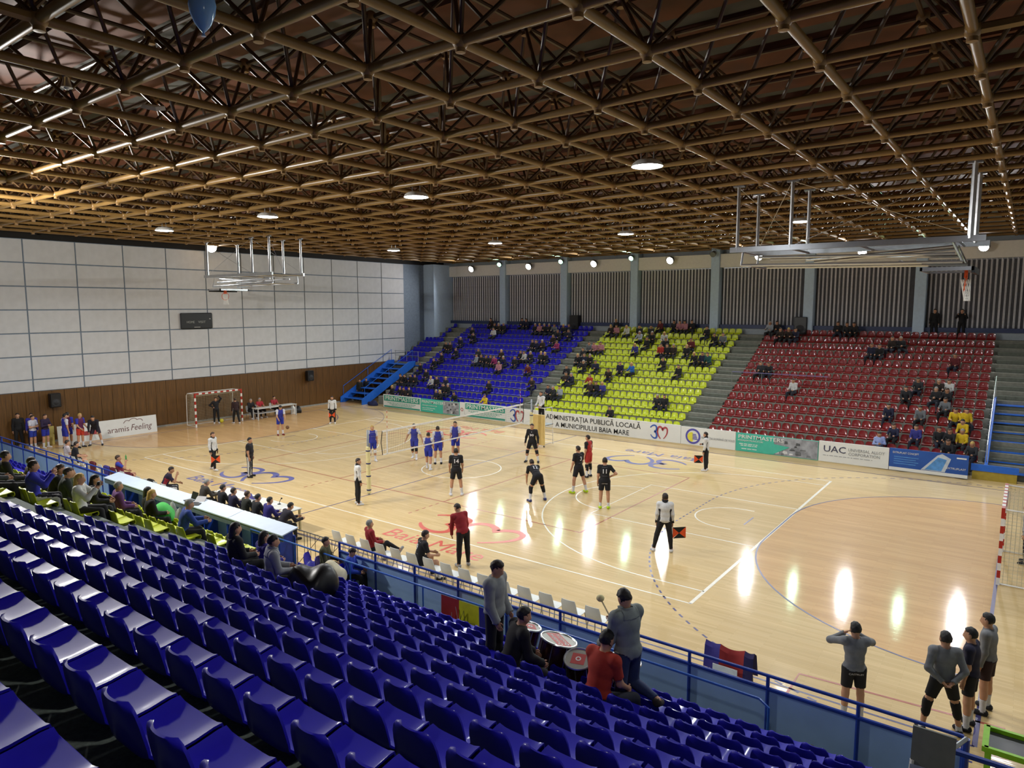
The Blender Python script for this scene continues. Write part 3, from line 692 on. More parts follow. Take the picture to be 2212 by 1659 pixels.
blob_photo(o, 10.6, 12.62, .08, .96, 9); MB().prism([(8.8, .08), (10.55, .08), (11.35, .52), (10.6, .6), (10.6, .96), (8.8, .96)], .003, 'y', YB-.02).build('green_field', m_bg2, o)
o2 = T(o, 'PRINTMASTERS', 9.95, .8, .26, m_bw, 2.2, bold=.002); o2.location.y -= .02
q = T(o, 'ANGAJAM MUNCITORI', 9.45, .62, .11, m_bw, 1.25); q.location.y -= .02
for z, w in ((.44, 1.0), (.36, .85), (.2, .75)): small(o, 9.4, z, w, m_bw, .022)
o = board(12.66, 15.60, 1.02, m_bw, 'white board with navy and grey capitals between the green and the blue board')
T(o, 'UAC', 13.35, .66, .42, m_navy, .95, bold=.002); T(o, 'UNIVERSAL ALLOY', 14.68, .72, .19, m_grey_t, 1.5); T(o, 'CORPORATION', 14.6, .53, .19, m_grey_t, 1.3); small(o, 13.9, .36, 2.1, m_grey_t, .006, .025)
o = board(15.62, 18.58, 1.04, m_bb, 'blue board with a window frame picture at the right end of the board row')
rect(o, 'white_foot', m_bw, 15.63, 18.57, .06, .2)
MB().prism([(16.85, .22), (17.45, .92), (17.62, 1.0), (17.95, .82), (17.75, .22)], .004, 'y', YB-.008).build('printed_frame', M('pale frame print', '#b9c3cc', .5), o); MB().prism([(17.0, .25), (17.48, .84), (17.8, .76), (17.62, .25)], .004, 'y', YB-.012).build('printed_pane', m_bl2, o)
T(o, 'EXTRUPLAST CONCEPT', 16.25, .86, .12, m_bw, 1.0); T(o, 'EXTRUPLAST', 18.15, .42, .12, m_bw, .7)
for i in range(4): rect(o, 'printed_line', m_bl2, 15.8, 16.75-.1*(i % 2), .66-.1*i, .69-.1*i)
rect(o, 'white_tab', m_bw, 18.15, 18.5, .86, .92)
# the leaning board by the left wall
o = empty('advertising_board', (-20.66, -6.2, 0), PI/2, label='leaning white board with a cloud drawing by the brown wall', cat='advertising board')
m = MB().cbox((0, 0, .5), (5.2, .04, 1.0)); m.v = [(x, y+(z*-.12 if False else z*.08), z) for x, y, z in m.v]; m.build('panel', m_bw, o)
m_ar = M('brown grey print', '#6a4a48', .5)
def TA(s, x, z, size, mat, w, **k): text('lettering', s, mat, o, (x, -.024+z*.08, z), (PI/2-.08, 0, 0), size=size, width=w, **k)
TA('aramis', .45, .40, .46, m_ar, 1.15); TA('Feeling', 1.68, .42, .5, m_ar, 1.2, shear=.3); MB().cbox((-1.0, -.005, .45), (.9, .02, .22)).build('red_print', m_rp, o)
b = ribbon(bez((.75,.72),(.85,.9),(1.0,.9),(1.05,.82))+bez((1.05,.82),(1.2,1.0),(1.45,.98),(1.5,.84))[1:]+bez((1.5,.84),(1.65,.92),(1.8,.86),(1.8,.74))[1:], .03, 0, .004); b.v = [(p[0], -.028+p[1]*.08-p[2], p[1]) for p in b.v]; b.build('cloud_outline', m_ar, o)
o = MB().bbox(-21.2, -21.1, -9.35, -8.8, 0, 1.0, .01).build('plywood_sheet', M('pale yellow plywood', '#c9b968', .7), label='pale yellow sheet propped left of the white cloud board', cat='board')

# ------------------------------------------------------------------ wall fittings
o = empty('scoreboard', (-21.98, -.15, 6.44), label='black electronic scoreboard on the white wall', cat='scoreboard')
MB().bbox(0, .12, -1.05, 1.05, -.5, .5, .05).build('case', m_black, o)
m_scr = M('grey scoreboard print', '#9a9a96', .6)
for s, y in (('HOME', -.42), ('VISIT', .32)): text('lettering', s, m_scr, o, (.123, y, -.08), (PI/2, 0, PI/2), size=.2, width=.5)
MB().box(.12, .125, -.2, .2, -.42, -.38).build('maker_strip', m_scr, o); MB().box(.12, .125, .82, .9, .08, .16).build('indicator', m_scr, o)
for y0, y1, lb in ((-8.7, -8.2, 'black loudspeaker on the brown wall above the group of players on the left'), (7.85, 8.4, 'black loudspeaker on the brown wall right of the goal')):
    o = empty('loudspeaker', (-21.9, (y0+y1)/2, 2.3), label=lb, cat='loudspeaker', group='wall loudspeakers')
    MB().bbox(0, .35, -.26, .26, -.38, .38, .03).build('cabinet', m_black, o); MB().lathe([(.2,0),(.17,-.01),(.05,.04)], 16).build('woofer', M('dark grey cone', '#2a2a2c', .7), o, loc=(.355, 0, -.1), rot=(0, PI/2, 0)); MB().tube([(-.08, 0, .1), (0, 0, .1)], .03, 6).build('bracket', m_steel, o)
for x, lb in ((8.75, 'black loudspeaker cabinet on the far ledge beside the fifth pillar'), (-7.85, 'black loudspeaker cabinet on the far ledge beside the second pillar')):
    o = empty('loudspeaker', (x, 22.45, 5.5), label=lb, cat='loudspeaker'); MB().bbox(-.38, .38, -.25, .25, .04, 1.15, .03).build('cabinet', m_black, o); MB().lathe([(.26,0),(.22,-.01),(.06,.05)], 16).build('woofer', M('dark grey cone', '#2a2a2c'), o, loc=(0, -.255, .4), rot=(PI/2, 0, 0))
    MB().box(-.3, .3, -.2, .2, 0, .04).build('foot', m_black, o)

# blue stairs of the far stand
o = empty('stair', (-19.4, 11, 0), label='bright blue steel stair up to the left end of the far stand', cat='stair')
m_bs = M('bright blue stair paint', '#1f62c4', .45, var=.08)
for x in (-.06, -2.5): MB().prism([(0, 0), (.5, 0), (5.7, 2.6), (5.7, 2.95), (5.0, 2.95), (0, .42)], .06, 'x', x).build('stringer', m_bs, o)
for i in range(8): MB().box(-2.44, -.06, .35+.66*i, 1.05+.66*i, .30+.335*i, .35+.335*i).build('tread', m_bs, o)
MB().box(-2.5, .9, 5.6, 6.9, 2.55, 2.62).build('landing', m_bs, o)
for x in (-.03, -2.47):
    MB().tube([(x, .3, .4), (x, .3, 1.25), (x, 5.4, 3.8), (x, 5.4, 2.9)], .022, 6).build('handrail', m_bs, o); MB().tube([(x, 2.8, 1.7), (x, 2.8, 2.5)], .02, 6).build('baluster', m_bs, o)
o = empty('stair', (19.3, 11.6, 0), label='bright blue steel stair at the right end of the red seats', cat='stair')
for x in (-.2, 2.0): MB().prism([(0, 0), (.5, 0), (5.2, 2.6), (5.2, 3.0), (4.6, 3.0), (0, .55)], .12, 'x', x).build('stringer', m_bs, o)
for i in range(8): MB().box(-.08, 2.0, .3+.62*i, .95+.62*i, .30+.335*i, .35+.335*i).build('tread', m_bs, o)
MB().tube([(-.14, .3, .4), (-.14, .3, 1.45), (-.14, 4.9, 4.0), (-.14, 4.9, 2.9)], .022, 6).build('handrail', m_chrome, o)
o = empty('barrier', (17.0, 11.5, 0), label='low blue rail over yellow boards right of the blue window frame board', cat='barrier')
MB().box(1.65, 3.3, 0, .08, .38, .66).build('rail', m_bs, o); MB().box(1.7, 3.25, .02, .06, 0, .38).build('panel', M('yellow board', '#a08a2e', .6), o)
# blue pipe fence in front of the left stair and a transparent guard rail in the red block
o = empty('guard_rail', (6.6, 16.3, 2.8), label='thin clear guard rail across the red seats', cat='guard rail')
MB().tube([(0, 0, .75), (5.2, 0, .75)], .018, 6).build('rail', M('violet tinted rail', '#7a74a8', .3), o)
for i in range(4): MB().tube([(1.7*i, 0, -.1), (1.7*i, 0, .75)], .015, 6).build('post', m_steel, o)
o = empty('guard_rail', (-21.6, 16.7, 2.9), label='pale steel rail at the top of the left blue stair', cat='guard rail')
for z in (.45, .8): MB().tube([(-.2, 0, z), (2.6, 0, z)], .02, 6).build('rail', m_steel, o)
for x in (-.1, 1.2, 2.5): MB().tube([(x, 0, -.2), (x, 0, .8)], .02, 6).build('post', m_steel, o)

# ------------------------------------------------------------------ near parapet
def parapet(x0, x1, label, lo=.42, posts=1.28, xs=None, top=True):
    o = empty('parapet', (x0, -12.4, 0), label=label, cat='parapet'); L = x1-x0
    n = max(1, round(L/posts)); px = xs or [L*i/n for i in range(n+1)]
    for i in range(len(px)-1): MB().box(px[i]+.03, px[i+1]-.03, -.01, .01, lo, 1.19).build('panel', m_ltblue, o)
    for x in px: MB().tube([(x, -.01, .3), (x, -.01, 1.42 if top else 1.2)], .03, 8).build('post', m_blue_steel, o)
    if top: MB().tube([(0, -.01, 1.43), (L, -.01, 1.43)], .028, 8).build('top_rail', m_blue_steel, o)
    MB().tube([(0, -.01, 1.21), (L, -.01, 1.21)], .033, 8).build('panel_rail', m_blue_steel, o)
    MB().tube([(0, -.02, lo+.03), (L, -.02, lo+.03)], .022, 8).build('bottom_rail', m_blue_steel, o)
    MB().box(0, L, -.02, .05, 0, .3).build('kerb', m_conc, o)
    return o
parapet(-22, -5.35, 'blue rail with pale panels in front of the left near block')
parapet(-5.3, 4.9, 'pale blue panelled parapet under the white desk', top=False)
parapet(6.75, 19.93, 'blue rail with pale blue panels in front of the near blue seats')
o = empty('rail_corner', (19.96, -12.45, 0), label='blue and grey rail returning at the bottom right corner', cat='rail')
MB().tube([(0, 0, 1.43), (-.15, -.42, 1.43)], .03, 8).build('return_rail', m_steel, o); MB().tube([(-.15, -.42, 1.43), (6.4, -.35, 1.43)], .04, 8).build('rail', m_blue_steel, o)
for x, y in ((0, 0), (-.15, -.42), (1.4, -.4)): MB().tube([(x, y, .0), (x, y, 1.43)], .045, 8).build('post', m_blue_steel, o)
o = empty('handrail', (3.6, -12.88, .45), label='lighter blue handrail inside the near parapet', cat='handrail')
MB().tube([(0, 0, .82), (13.7, 0, .82), (13.85, 0, .72), (13.85, 0, .0)], .022, 8).build('rail', M('lighter blue steel', '#2c62b8', .35), o, True)
for x in (0, 1.95, 4.1, 6.5, 9.2, 11.4): MB().tube([(x, 0, 0), (x, 0, .82)], .018, 6).build('post', M('lighter blue steel', '#2c62b8'), o)
o = empty('crowd_barrier', (4.98, -12.4, 0), label='thin dark metal gate between desk and parapet', cat='barrier')
m_iron = M('dark iron', '#3a3638', .5)
MB().tube([(0, 0, .45), (0, 0, 1.42), (1.72, 0, 1.42), (1.72, 0, .45), (0, 0, .45)], .014, 6).build('frame', m_iron, o)
for x in (.32, .45, .58, .78, 1.2, 1.33, 1.46): MB().tube([(x, 0, .45), (x, 0, 1.42)], .008, 5).build('bar', m_iron, o)
for p in (((0, 0, .45), (1.0, 0, 1.42)), ((.75, 0, .45), (1.72, 0, 1.3)), ((0, 0, 1.3), (1.72, 0, 1.3))): MB().tube(p, .008, 5).build('brace', m_iron, o)
# long white desk over the parapet
o = empty('press_desk', (-5.3, -12.9, 0), label='long white press desk along the yellow block', cat='desk')
m_desk = M('white desk laminate', '#c3d2e4', .4, var=.03)
for a, b in ((0, 7.8), (7.82, 10.35)):
    m = MB().add([(a,0,1.36),(b,0,1.36),(b,.5,1.46),(a,.5,1.46),(a,0,1.39),(b,0,1.39),(b,.5,1.49),(a,.5,1.49)], [(3,2,1,0),(4,5,6,7),(0,1,5,4),(1,2,6,5),(2,3,7,6),(3,0,4,7)]); m.build('top', m_desk, o)
MB().box(0, 10.35, .02, .05, 1.2, 1.36).build('apron', M('grey desk edge', '#5b6a72', .6), o)
for i in range(9): MB().box(.2+1.24*i, .26+1.24*i, .05, .45, .45, 1.37).build('leg', m_blue_steel, o)

# ------------------------------------------------------------------ white plastic chairs along the bench
m_chair = M('white chair plastic', '#d9dcd8', .4, var=.03)
def chair_meshes():
    prof = [(.42,.40),(.44,.43),(.40,.445),(.2,.43),(.06,.435),(.02,.48),(-.02,.60),(-.06,.74),(-.075,.82)]; hw = [.19,.2,.2,.2,.2,.2,.195,.19,.165]
    m = MB(); n = len(prof); top = []
    for (d, z), w in zip(prof, hw): top.append([Vector((w*s, d+.02*(1-s*s)*(1 if z > .5 else 0)*-1, z)) for s in (-1, -.6, 0, .6, 1)])
    fl = [p for r in top for p in r]; N = len(fl); bt = []
    for v in range(n):
        a, b = prof[max(v-1,0)], prof[min(v+1,n-1)]; t = Vector((0, b[0]-a[0], b[1]-a[1])).normalized(); nn = Vector((0, t.z, -t.y))
        bt += [p-nn*.012 for p in top[v]]
    f = []
    for v in range(n-1):
        for u in range(4):
            a = v*5+u; f.append((a, a+1, a+6, a+5)); f.append((N+a+5, N+a+6, N+a+1, N+a))
        for u in (0, 4): a = v*5+u; f.append((a, a+5, N+a+5, N+a))
    for u in range(4): f.append((u, N+u, N+u+1, u+1)); a = (n-1)*5+u; f.append((a, a+1, N+a+1, N+a))
    m.add(fl+bt, f); sh = m.mesh('shell', m_chair, True); legs = []
    for sx in (-1, 1):
        for y0, y1 in ((.36, .42), (.06, -.04)): legs.append(MB().tube([(sx*.17, y0, .43), (sx*.21, y1, 0)], .012, 6).mesh('leg', m_steel, True))
    return sh, legs
CH = chair_meshes()
def chair(x, y, rz, label, group, drape=None):
    o = empty('plastic_chair', (x, y, 0), rz, label=label, cat='chair', group=group)
    obj('shell', CH[0], o)
    for l in CH[1]: obj('leg', l, o)
    if drape: MB().loft([[(-.2,-.10,.5),(.2,-.10,.5),(.2,-.085,.5),(-.2,-.085,.5)], [(-.21,-.115,.80),(.21,-.115,.80),(.21,-.06,.84),(-.21,-.06,.84)], [(-.2,-.02,.62),(.2,-.02,.62),(.19,-.0,.60),(-.19,-.0,.60)]]).build('jacket', drape, label=None, loc=None) if False else None
    return o
for i in range(16):
    chair(4.45+.615*i, -10.62, 0, 'white plastic chair, %s in the bench row right of the desk' % (ordn[i] if i < 14 else ('fifteenth', 'sixteenth')[i-14]), 'white bench chairs on the right')
for i in range(15):
    chair(-14.2+.66*i, -10.95, 0, 'white plastic chair, %s in the bench row left of the scorers' % (ordn[i] if i < 14 else 'fifteenth'), 'white bench chairs on the left')
def jacket(x, y, z, rz, mat, label):
    m = MB().loft([[(-.19,-.02,-.34),(.19,-.02,-.34),(.2,.02,-.34),(-.2,.02,-.34)], [(-.23,-.03,-.05),(.23,-.03,-.05),(.22,.03,-.05),(-.22,.03,-.05)], [(-.21,-.04,.02),(.21,-.04,.02),(.2,.03,.03),(-.2,.03,.03)], [(-.16,.0,.06),(.16,.0,.06),(.15,.05,.05),(-.15,.05,.05)], [(-.15,.08,-.02),(.15,.08,-.02),(.14,.1,-.02),(-.14,.1,-.02)], [(-.17,.05,-.2),(.17,.05,-.2),(.16,.07,-.2),(-.16,.07,-.2)]])
    m.build('jacket', mat, loc=(x, y, z), rot=(0, 0, rz), smooth=True, label=label, cat='jacket')
m_mar = M('maroon cloth', '#5d1620', .8); m_vio = M('violet cloth', '#3a2f82', .8)
for i, (x, mt, nm) in enumerate(((-10.9, m_mar, 'maroon jacket hung on a bench chair beside the black-shirted player'), (-9.6, m_vio, 'violet jacket hung over a white bench chair'), (-9.0, m_mar, 'maroon jacket hung left of the drinking player'), (-7.6, m_mar, 'maroon jacket hung right of the drinking player'), (-5.9, m_black, 'black jacket hung on a chair before the press desk'))):
    jacket(x, -11.04, .80, 0, mt, nm)

# ------------------------------------------------------------------ scorers' table and the table by the far left wall
m_tt = M('white table top', '#cfd0c8', .4); m_tl = M('beige table leg', '#b3a67c', .6)
def table(name, x0, x1, y0, y1, h, label, n=1, mat=m_tl, shelf=False):
    o = empty(name, ((x0+x1)/2, (y0+y1)/2, 0), label=label, cat='table'); cx, cy = (x0+x1)/2, (y0+y1)/2
    MB().bbox(x0-cx, x1-cx, y0-cy, y1-cy, h-.04, h, .008).build('top', m_tt, o)
    for x in (x0+.06, x1-.06):
        for y in (y0+.06, y1-.06): MB().bbox(x-cx-.03, x-cx+.03, y-cy-.03, y-cy+.03, 0, h-.04, .004).build('leg', mat, o)
    if shelf: MB().box(x0-cx+.1, x1-cx-.1, y0-cy+.1, y1-cy-.1, h-.36, h-.33).build('shelf', mat, o)
    return o
table('scorers_table', -2.75, -.62, -10.35, -9.75, .76, 'left half of the white scorers table before the press desk'); table('scorers_table', -.58, 1.58, -10.35, -9.75, .76, 'right half of the white scorers table, nearer the net')
m_paper = M('white paper', '#e4e4de', .7)
for i, (x, y) in enumerate(((-2.3,-10.0),(-1.2,-10.05),(-.35,-9.95),(.55,-10.0),(1.2,-10.05))): MB().box(-.15, .15, -.105, .105, 0, .006).build('paper', m_paper, loc=(x, y, .76), rot=(0, 0, .2*i), label='sheet of white paper on the scorers table, %s from the left' % ordn[i].replace('front', 'first'), cat='paper', group='papers on the scorers table')
def laptop(x, y, z, rz, c, label, tilt=.35):
    o = empty('laptop', (x, y, z), rz, label=label, cat='laptop')
    MB().bbox(-.17, .17, -.12, .12, 0, .02, .004).build('base', c, o)
    m = MB().bbox(-.17, .17, -.005, .005, 0, .23, .004); m.build('lid', c, o, loc=(0, .12, .015), rot=(-tilt, 0, 0))
    MB().box(-.15, .15, -.09, .07, .02, .022).build('keyboard', m_black, o)
laptop(-.75, -10.0, .76, PI, M('violet laptop case', '#4b43b4', .4), 'violet laptop on the scorers table'); laptop(.1, -12.7, 1.43, 0, m_black, 'open black laptop on the white press desk')
laptop(.55, -12.75, 1.42, .4, m_black, 'second black device beside the laptop on the press desk', .9)
o = empty('microphone', (.62, -9.95, .76), label='black desk microphone and headset on the scorers table', cat='microphone'); MB().lathe([(.06,0),(.06,.02),(.01,.03)], 12).build('base', m_black, o, True); MB().tube([(0,0,.02),(.03,.02,.14),(.07,.04,.2)], .01, 6).build('stem', m_black, o); MB().ball((.08,.045,.21), .03).build('head', m_black, o, True)
o = table('judges_table', -19.95, -19.3, 2.2, 5.2, .76, 'long grey white table by the far left wall', mat=M('grey white table leg', '#b0b2b2', .5), shelf=True)
# black box with a violet light, backpack, green coat
o = empty('equipment_case', (.75, -12.75, .45), label='black equipment case with a violet light under the press desk', cat='case'); MB().bbox(-.16, .16, -.12, .12, 0, .5, .03).build('body', m_black, o); MB().lathe([(.03,0),(.03,.01)], 12).build('lamp', M('violet lamp', '#5a3cff', .3, emit=4), o, loc=(.02, -.122, .2), rot=(PI/2, 0, 0)); MB().tube([(-.06,0,.5),(-.06,0,.56),(.06,0,.56),(.06,0,.5)], .012, 6).build('handle', m_black, o)
def cloth_pile(name, x, y, z, mat, label, cat, s=(.4, .28, .2), seed=1, rz=0):
    r = random.Random(seed); m = MB().ball((0,0,0), (1,1,1), 24, 14)
    m.v = [(a*s[0]*(1+.12*math.sin(4*b+seed)), b*s[1]*(1+.12*math.sin(4*a+seed)), max(0, (c+.45)*s[2]*(1+.18*math.sin(3.1*a+2.3*b+seed)))) for a, b, c in m.v]
    return m.build(name, mat, loc=(x, y, z), rot=(0, 0, rz), smooth=True, label=label, cat=cat)
cloth_pile('coat', 2.2, -14.6, 1.75, M('bright green cloth', '#3fb24a', .8), 'bright green coat dropped on the yellow seats', 'coat', (.5, .3, .25))
cloth_pile('backpack', .1, -13.15, .45, M('grey white cloth', '#8e938e', .8), 'grey bag under the press desk beside the laptop user', 'bag', (.25, .18, .7), 4)
cloth_pile('coat', 7.75, -13.4, .98, M('cream fur cloth', '#c9c1a4', .95), 'cream coat piled beside the boy in the blue jacket', 'coat', (.35, .3, .3), 3)
cloth_pile('coat', 10.75, -16.2, 2.45, m_black, 'black coat heaped on the seats in front of the three women', 'coat', (.45, .35, .35), 5)

# ------------------------------------------------------------------ flag on the handrail, drape, drums, corner things
o = empty('flag', (10.70, -12.94, 1.27), label='Romanian flag with drawn letters hung on the near handrail', cat='flag')
def sheet(x0, x1, mat, nm):
    m = MB(); nx = 6; nz = 8; rows_ = []
    for j in range(nz+1):
        z = -.80*j/nz; r_ = []
        for i in range(nx+1):
            x = x0+(x1-x0)*i/nx; r_.append((x, .02*math.sin(9*x+2*z)*(j/nz), z-.04*math.sin(3*x)*(j/nz)))
        rows_.append(r_)
    for t in (0, -.006): m.v += [(p[0], p[1]+t, p[2]) for r_ in rows_ for p in r_]
    N = (nx+1)*(nz+1)
    for j in range(nz):
        for i in range(nx): a = j*(nx+1)+i; m.f.append((a, a+1, a+nx+2, a+nx+1)); m.f.append((N+a+nx+1, N+a+nx+2, N+a+1, N+a))
    return m.build(nm, mat, o, True)
sheet(0, .50, M('red flag cloth', '#a81e22', .8), 'red_stripe'); sheet(.50, 1.03, M('yellow flag cloth', '#e0e018', .8), 'yellow_stripe'); sheet(1.03, 1.32, M('blue flag cloth', '#22238c', .8), 'blue_stripe')
m_pen = M('grey marker ink', '#6f7038', .8); m_pen2 = M('pale marker ink', '#b08a86', .8)
def pen(pts, mat, w=.018):
    b = ribbon(pts, w, 0, .004); b.v = [(p[0], -.022-.02*abs(math.sin(9*p[0]))*.3-p[2], p[1]) for p in b.v]; b.build('drawn_letter', mat, o)
pen([(.30,-.55),(.31,-.30)], m_pen2); pen([(.42,-.15),(.47,-.35),(.44,-.6)], m_pen2); pen([(.55,-.38),(.64,-.18),(.68,-.5),(.72,-.56)], m_pen); pen([(.80,-.6),(.8,-.4),(.93,-.38),(.94,-.55),(.9,-.68),(.82,-.66)], m_pen)
o = empty('draped_rack', (16.3, -11.3, 0), label='violet blue and red cloth draped over a rack beyond the parapet', cat='cloth')
for x in (-.38, .38): MB().tube([(x, -.1, 0), (x, 0, 1.12), (x, .25, 0)], .015, 6).build('frame', m_iron, o)
def drape(x0, x1, mat, nm, sag=.08):
    m = MB()
    for i in range(9):
        x = x0+(x1-x0)*i/8; zt = 1.16-sag*math.sin(PI*i/8)
        for y, z in ((-.16, .72), (-.08, zt-.06), (.0, zt), (.09, zt-.07), (.2, .66)): m.v.append((x+.01*math.sin(20*z), y+.015*math.sin(12*x), z))
    for i in range(8):
        for j in range(4): a = i*5+j; m.f.append((a, a+5, a+6, a+1))
    n0 = len(m.v); m.v += [(x, y, z-.008) for x, y, z in m.v]; m.f += [tuple(q+n0 for q in reversed(f)) for f in m.f]
    m.build(nm, mat, o, True)
drape(-.45, -.16, m_vio, 'blue_cloth', .03); drape(-.16, .28, M('red cloth', '#9c2420', .8), 'red_cloth', .06); drape(.28, .45, M('dark violet cloth', '#2a2050', .8), 'violet_cloth', .02)
MB().box(-.25, .2, -.19, -.175, .72, .84).build('white_label', m_paper, o)
m_drumskin = M('translucent drum head', '#9a968a', .35, var=.06); m_drumred = M('red drum sticker', '#b8302a', .45); m_shell = M('black red drum shell', '#2a0e10', .25)
def drum(x, y, r, h, z, tilt, rz, label, words):
    o = empty('drum', (x, y, z), rz, label=label, cat='drum'); q = Matrix.Rotation(tilt, 4, 'X')
    def B(m, nm, mat, sm=True, par=None): m.v = [q @ Vector(v) for v in m.v]; return m.build(nm, mat, par or o, sm)
    B(MB().lathe([(r*.98,0),(r,.02),(r,h-.03),(r*.98,h-.01)], 28), 'shell', m_shell); B(MB().lathe([(.001,h-.005),(r*.97,h-.005),(r*.97,h),(.001,h)], 28), 'drum_head', m_drumskin, False)
    B(MB().tube([(r*1.01*math.cos(a), r*1.01*math.sin(a), h) for a in [2*PI*i/28 for i in range(28)]], .016, 6, closed=True), 'chrome_rim', m_chrome); B(MB().tube([(r*1.01*math.cos(a), r*1.01*math.sin(a), .03) for a in [2*PI*i/28 for i in range(28)]], .014, 6, closed=True), 'chrome_rim', m_chrome)
    for i in range(8): a = 2*PI*i/8; B(MB().tube([(r*1.03*math.cos(a), r*1.03*math.sin(a), .05), (r*1.03*math.cos(a), r*1.03*math.sin(a), h-.02)], .008, 5), 'tension_rod', m_chrome)
    s = B(MB().box(-r*.82, r*.82, -r*.42, r*.42, h, h+.002) if words else MB().box(-r*.5, r*.5, -r*.5, r*.5, h, h+.002), 'sticker', m_drumred, False)
    if words:
        for yy in (-r*.2, r*.2):
            t_ = text('lettering', 'vodafone', m_gw, o, q @ Vector((r*.1, yy, h+.003)), (tilt, 0, 0), size=r*.36, width=r*1.1, ext=.001)
            b = ribbon([(-r*.62+r*.1*math.cos(a), yy+r*.1*math.sin(a)) for a in [2*PI*i/14 for i in range(15)]], r*.05, h+.003, .002); B(b, 'ring_logo', m_gw, False)
    else: b = ribbon([(r*.16*math.cos(a), r*.16*math.sin(a)) for a in [2*PI*i/16 for i in range(17)]], r*.09, h+.003, .002); B(b, 'ring_logo', m_gw, False)
    m = MB()
    return o
drum(14.86, -15.02, .27, .5, 1.85, .25, 2.6, 'big chrome-rimmed drum with a red lettered band between the drummers', True); drum(14.2, -14.82, .17, .45, 1.85, .25, 2.4, 'smaller drum behind the drummer in black', False)
drum(15.38, -15.03, .2, .5, 1.82, .3, .3, 'drum with a red square and white ring beside the big drum', False); drum(15.95, -15.0, .2, .55, 1.85, .25, 2.2, 'drum half hidden behind the drummer in orange red', True)
o = empty('table_football', (20.75, -11.05, 0), label='lime green framed box with black panels at the bottom right corner', cat='cabinet')
m_lime = M('lime green paint', '#86c21c', .45)
for y in (-.32, .32): MB().box(-.6, .9, y-.03, y+.03, .74, .82).build('rail', m_lime, o)
for x in (-.6, .1, .85): MB().box(x-.03, x+.05, -.34, .34, .74, .82).build('rail', m_lime, o)
for x0, x1 in ((-.55, .08), (.14, .8)): MB().box(x0, x1, -.28, .28, .70, .76).build('panel', m_black, o)
for x in (-.55, .85):
    for y in (-.3, .3): MB().box(x-.04, x+.04, y-.04, y+.04, 0, .74).build('leg', m_lime, o)
o = empty('notice_board', (19.62, -13.0, .45), label='leaning grey board with a pale lower sheet at the bottom right', cat='board')
m = MB().cbox((0, 0, .95), (.5, .03, .5)); m.v = [(x, y+.15*(z-.7), z) for x, y, z in m.v]; m.build('grey_panel', M('dull grey board', '#6e706a', .8), o)
m = MB().cbox((0, -.02, .35), (.5, .03, .7)); m.v = [(x, y+.15*(z-.7), z) for x, y, z in m.v]; m.build('pale_sheet', M('pale lilac sheet', '#8f98b0', .7), o); MB().tube([(-.27, -.06, 0), (-.23, .0, .75)], .03, 6).build('edge_strip', m_gw, o)
cloth_pile('cap', 18.25, -13.55, 1.06, M('dark green cloth', '#1d2b1c', .9), 'dark cap lying on the front blue seats', 'cap', (.12, .12, .1), 8)
cloth_pile('bag', -18.6, 11.3, 0, M('navy bag cloth', '#1b2148', .8), 'navy sports bag on the floor at the foot of the left blue stair', 'bag', (.5, .25, .25), 6)
cloth_pile('bag', -20.1, 5.8, 0, m_black, 'black bag on the floor at the end of the wall table', 'bag', (.35, .25, .3), 7); cloth_pile('bag', -19.9, 5.35, 0, m_paper, 'pale bag leaning on the wall table', 'bag', (.22, .2, .35), 9)
# ------------------------------------------------------------------ people
def V3(*a): return np.array(a, float)
def nrm(v): v = np.asarray(v, float); return v/np.linalg.norm(v)
def surface_net(f, lo, vox):
    """smooth quads around the zero level of a sampled distance field"""
    nx, ny, nz = f.shape; ins = f < 0
    acc = np.zeros((nx-1, ny-1, nz-1, 3)); cnt = np.zeros((nx-1, ny-1, nz-1))
    I = np.indices((nx, ny, nz)).astype(float)
    for ax in range(3):
        a = [slice(None)]*3; b = [slice(None)]*3; a[ax] = slice(0, -1); b[ax] = slice(1, None); a, b = tuple(a), tuple(b)
        cr = ins[a] != ins[b]; fa, fb = f[a], f[b]
        t = np.where(cr, fa/np.where(cr, fa-fb, 1), 0)
        P = [I[c][a]+(t if c == ax else 0) for c in range(3)]
        o1, o2 = [c for c in range(3) if c != ax]
        for d1 in (0, 1):
            for d2 in (0, 1):
                s = [slice(None)]*3
                s[o1] = slice(d1, f.shape[o1]-1+d1); s[o2] = slice(d2, f.shape[o2]-1+d2); s = tuple(s)
                c = cr[s]; cnt += c
                for k in range(3): acc[..., k] += P[k][s]*c
    act = cnt > 0; idx = -np.ones(act.shape, int); idx[act] = np.arange(act.sum())
    verts = acc[act]/cnt[act][:, None]*vox+lo
    F = []
    for ax in range(3):
        a = [slice(None)]*3; b = [slice(None)]*3; a[ax] = slice(0, -1); b[ax] = slice(1, None)
        cr = (ins[tuple(a)] != ins[tuple(b)]); pos = np.argwhere(cr)
        o1, o2 = (ax+1) % 3, (ax+2) % 3
        ok = (pos[:, o1] > 0) & (pos[:, o2] > 0) & (pos[:, o1] < f.shape[o1]-1) & (pos[:, o2] < f.shape[o2]-1); pos = pos[ok]
        q = []
        for d1, d2 in ((-1, -1), (0, -1), (0, 0), (-1, 0)):
            c = pos.copy(); c[:, o1] += d1; c[:, o2] += d2; q.append(idx[c[:, 0], c[:, 1], c[:, 2]])
        q = np.stack(q, 1); fl = ins[pos[:, 0], pos[:, 1], pos[:, 2]]
        q[~fl] = q[~fl][:, ::-1]; F.append(q)
    return verts, np.concatenate(F)
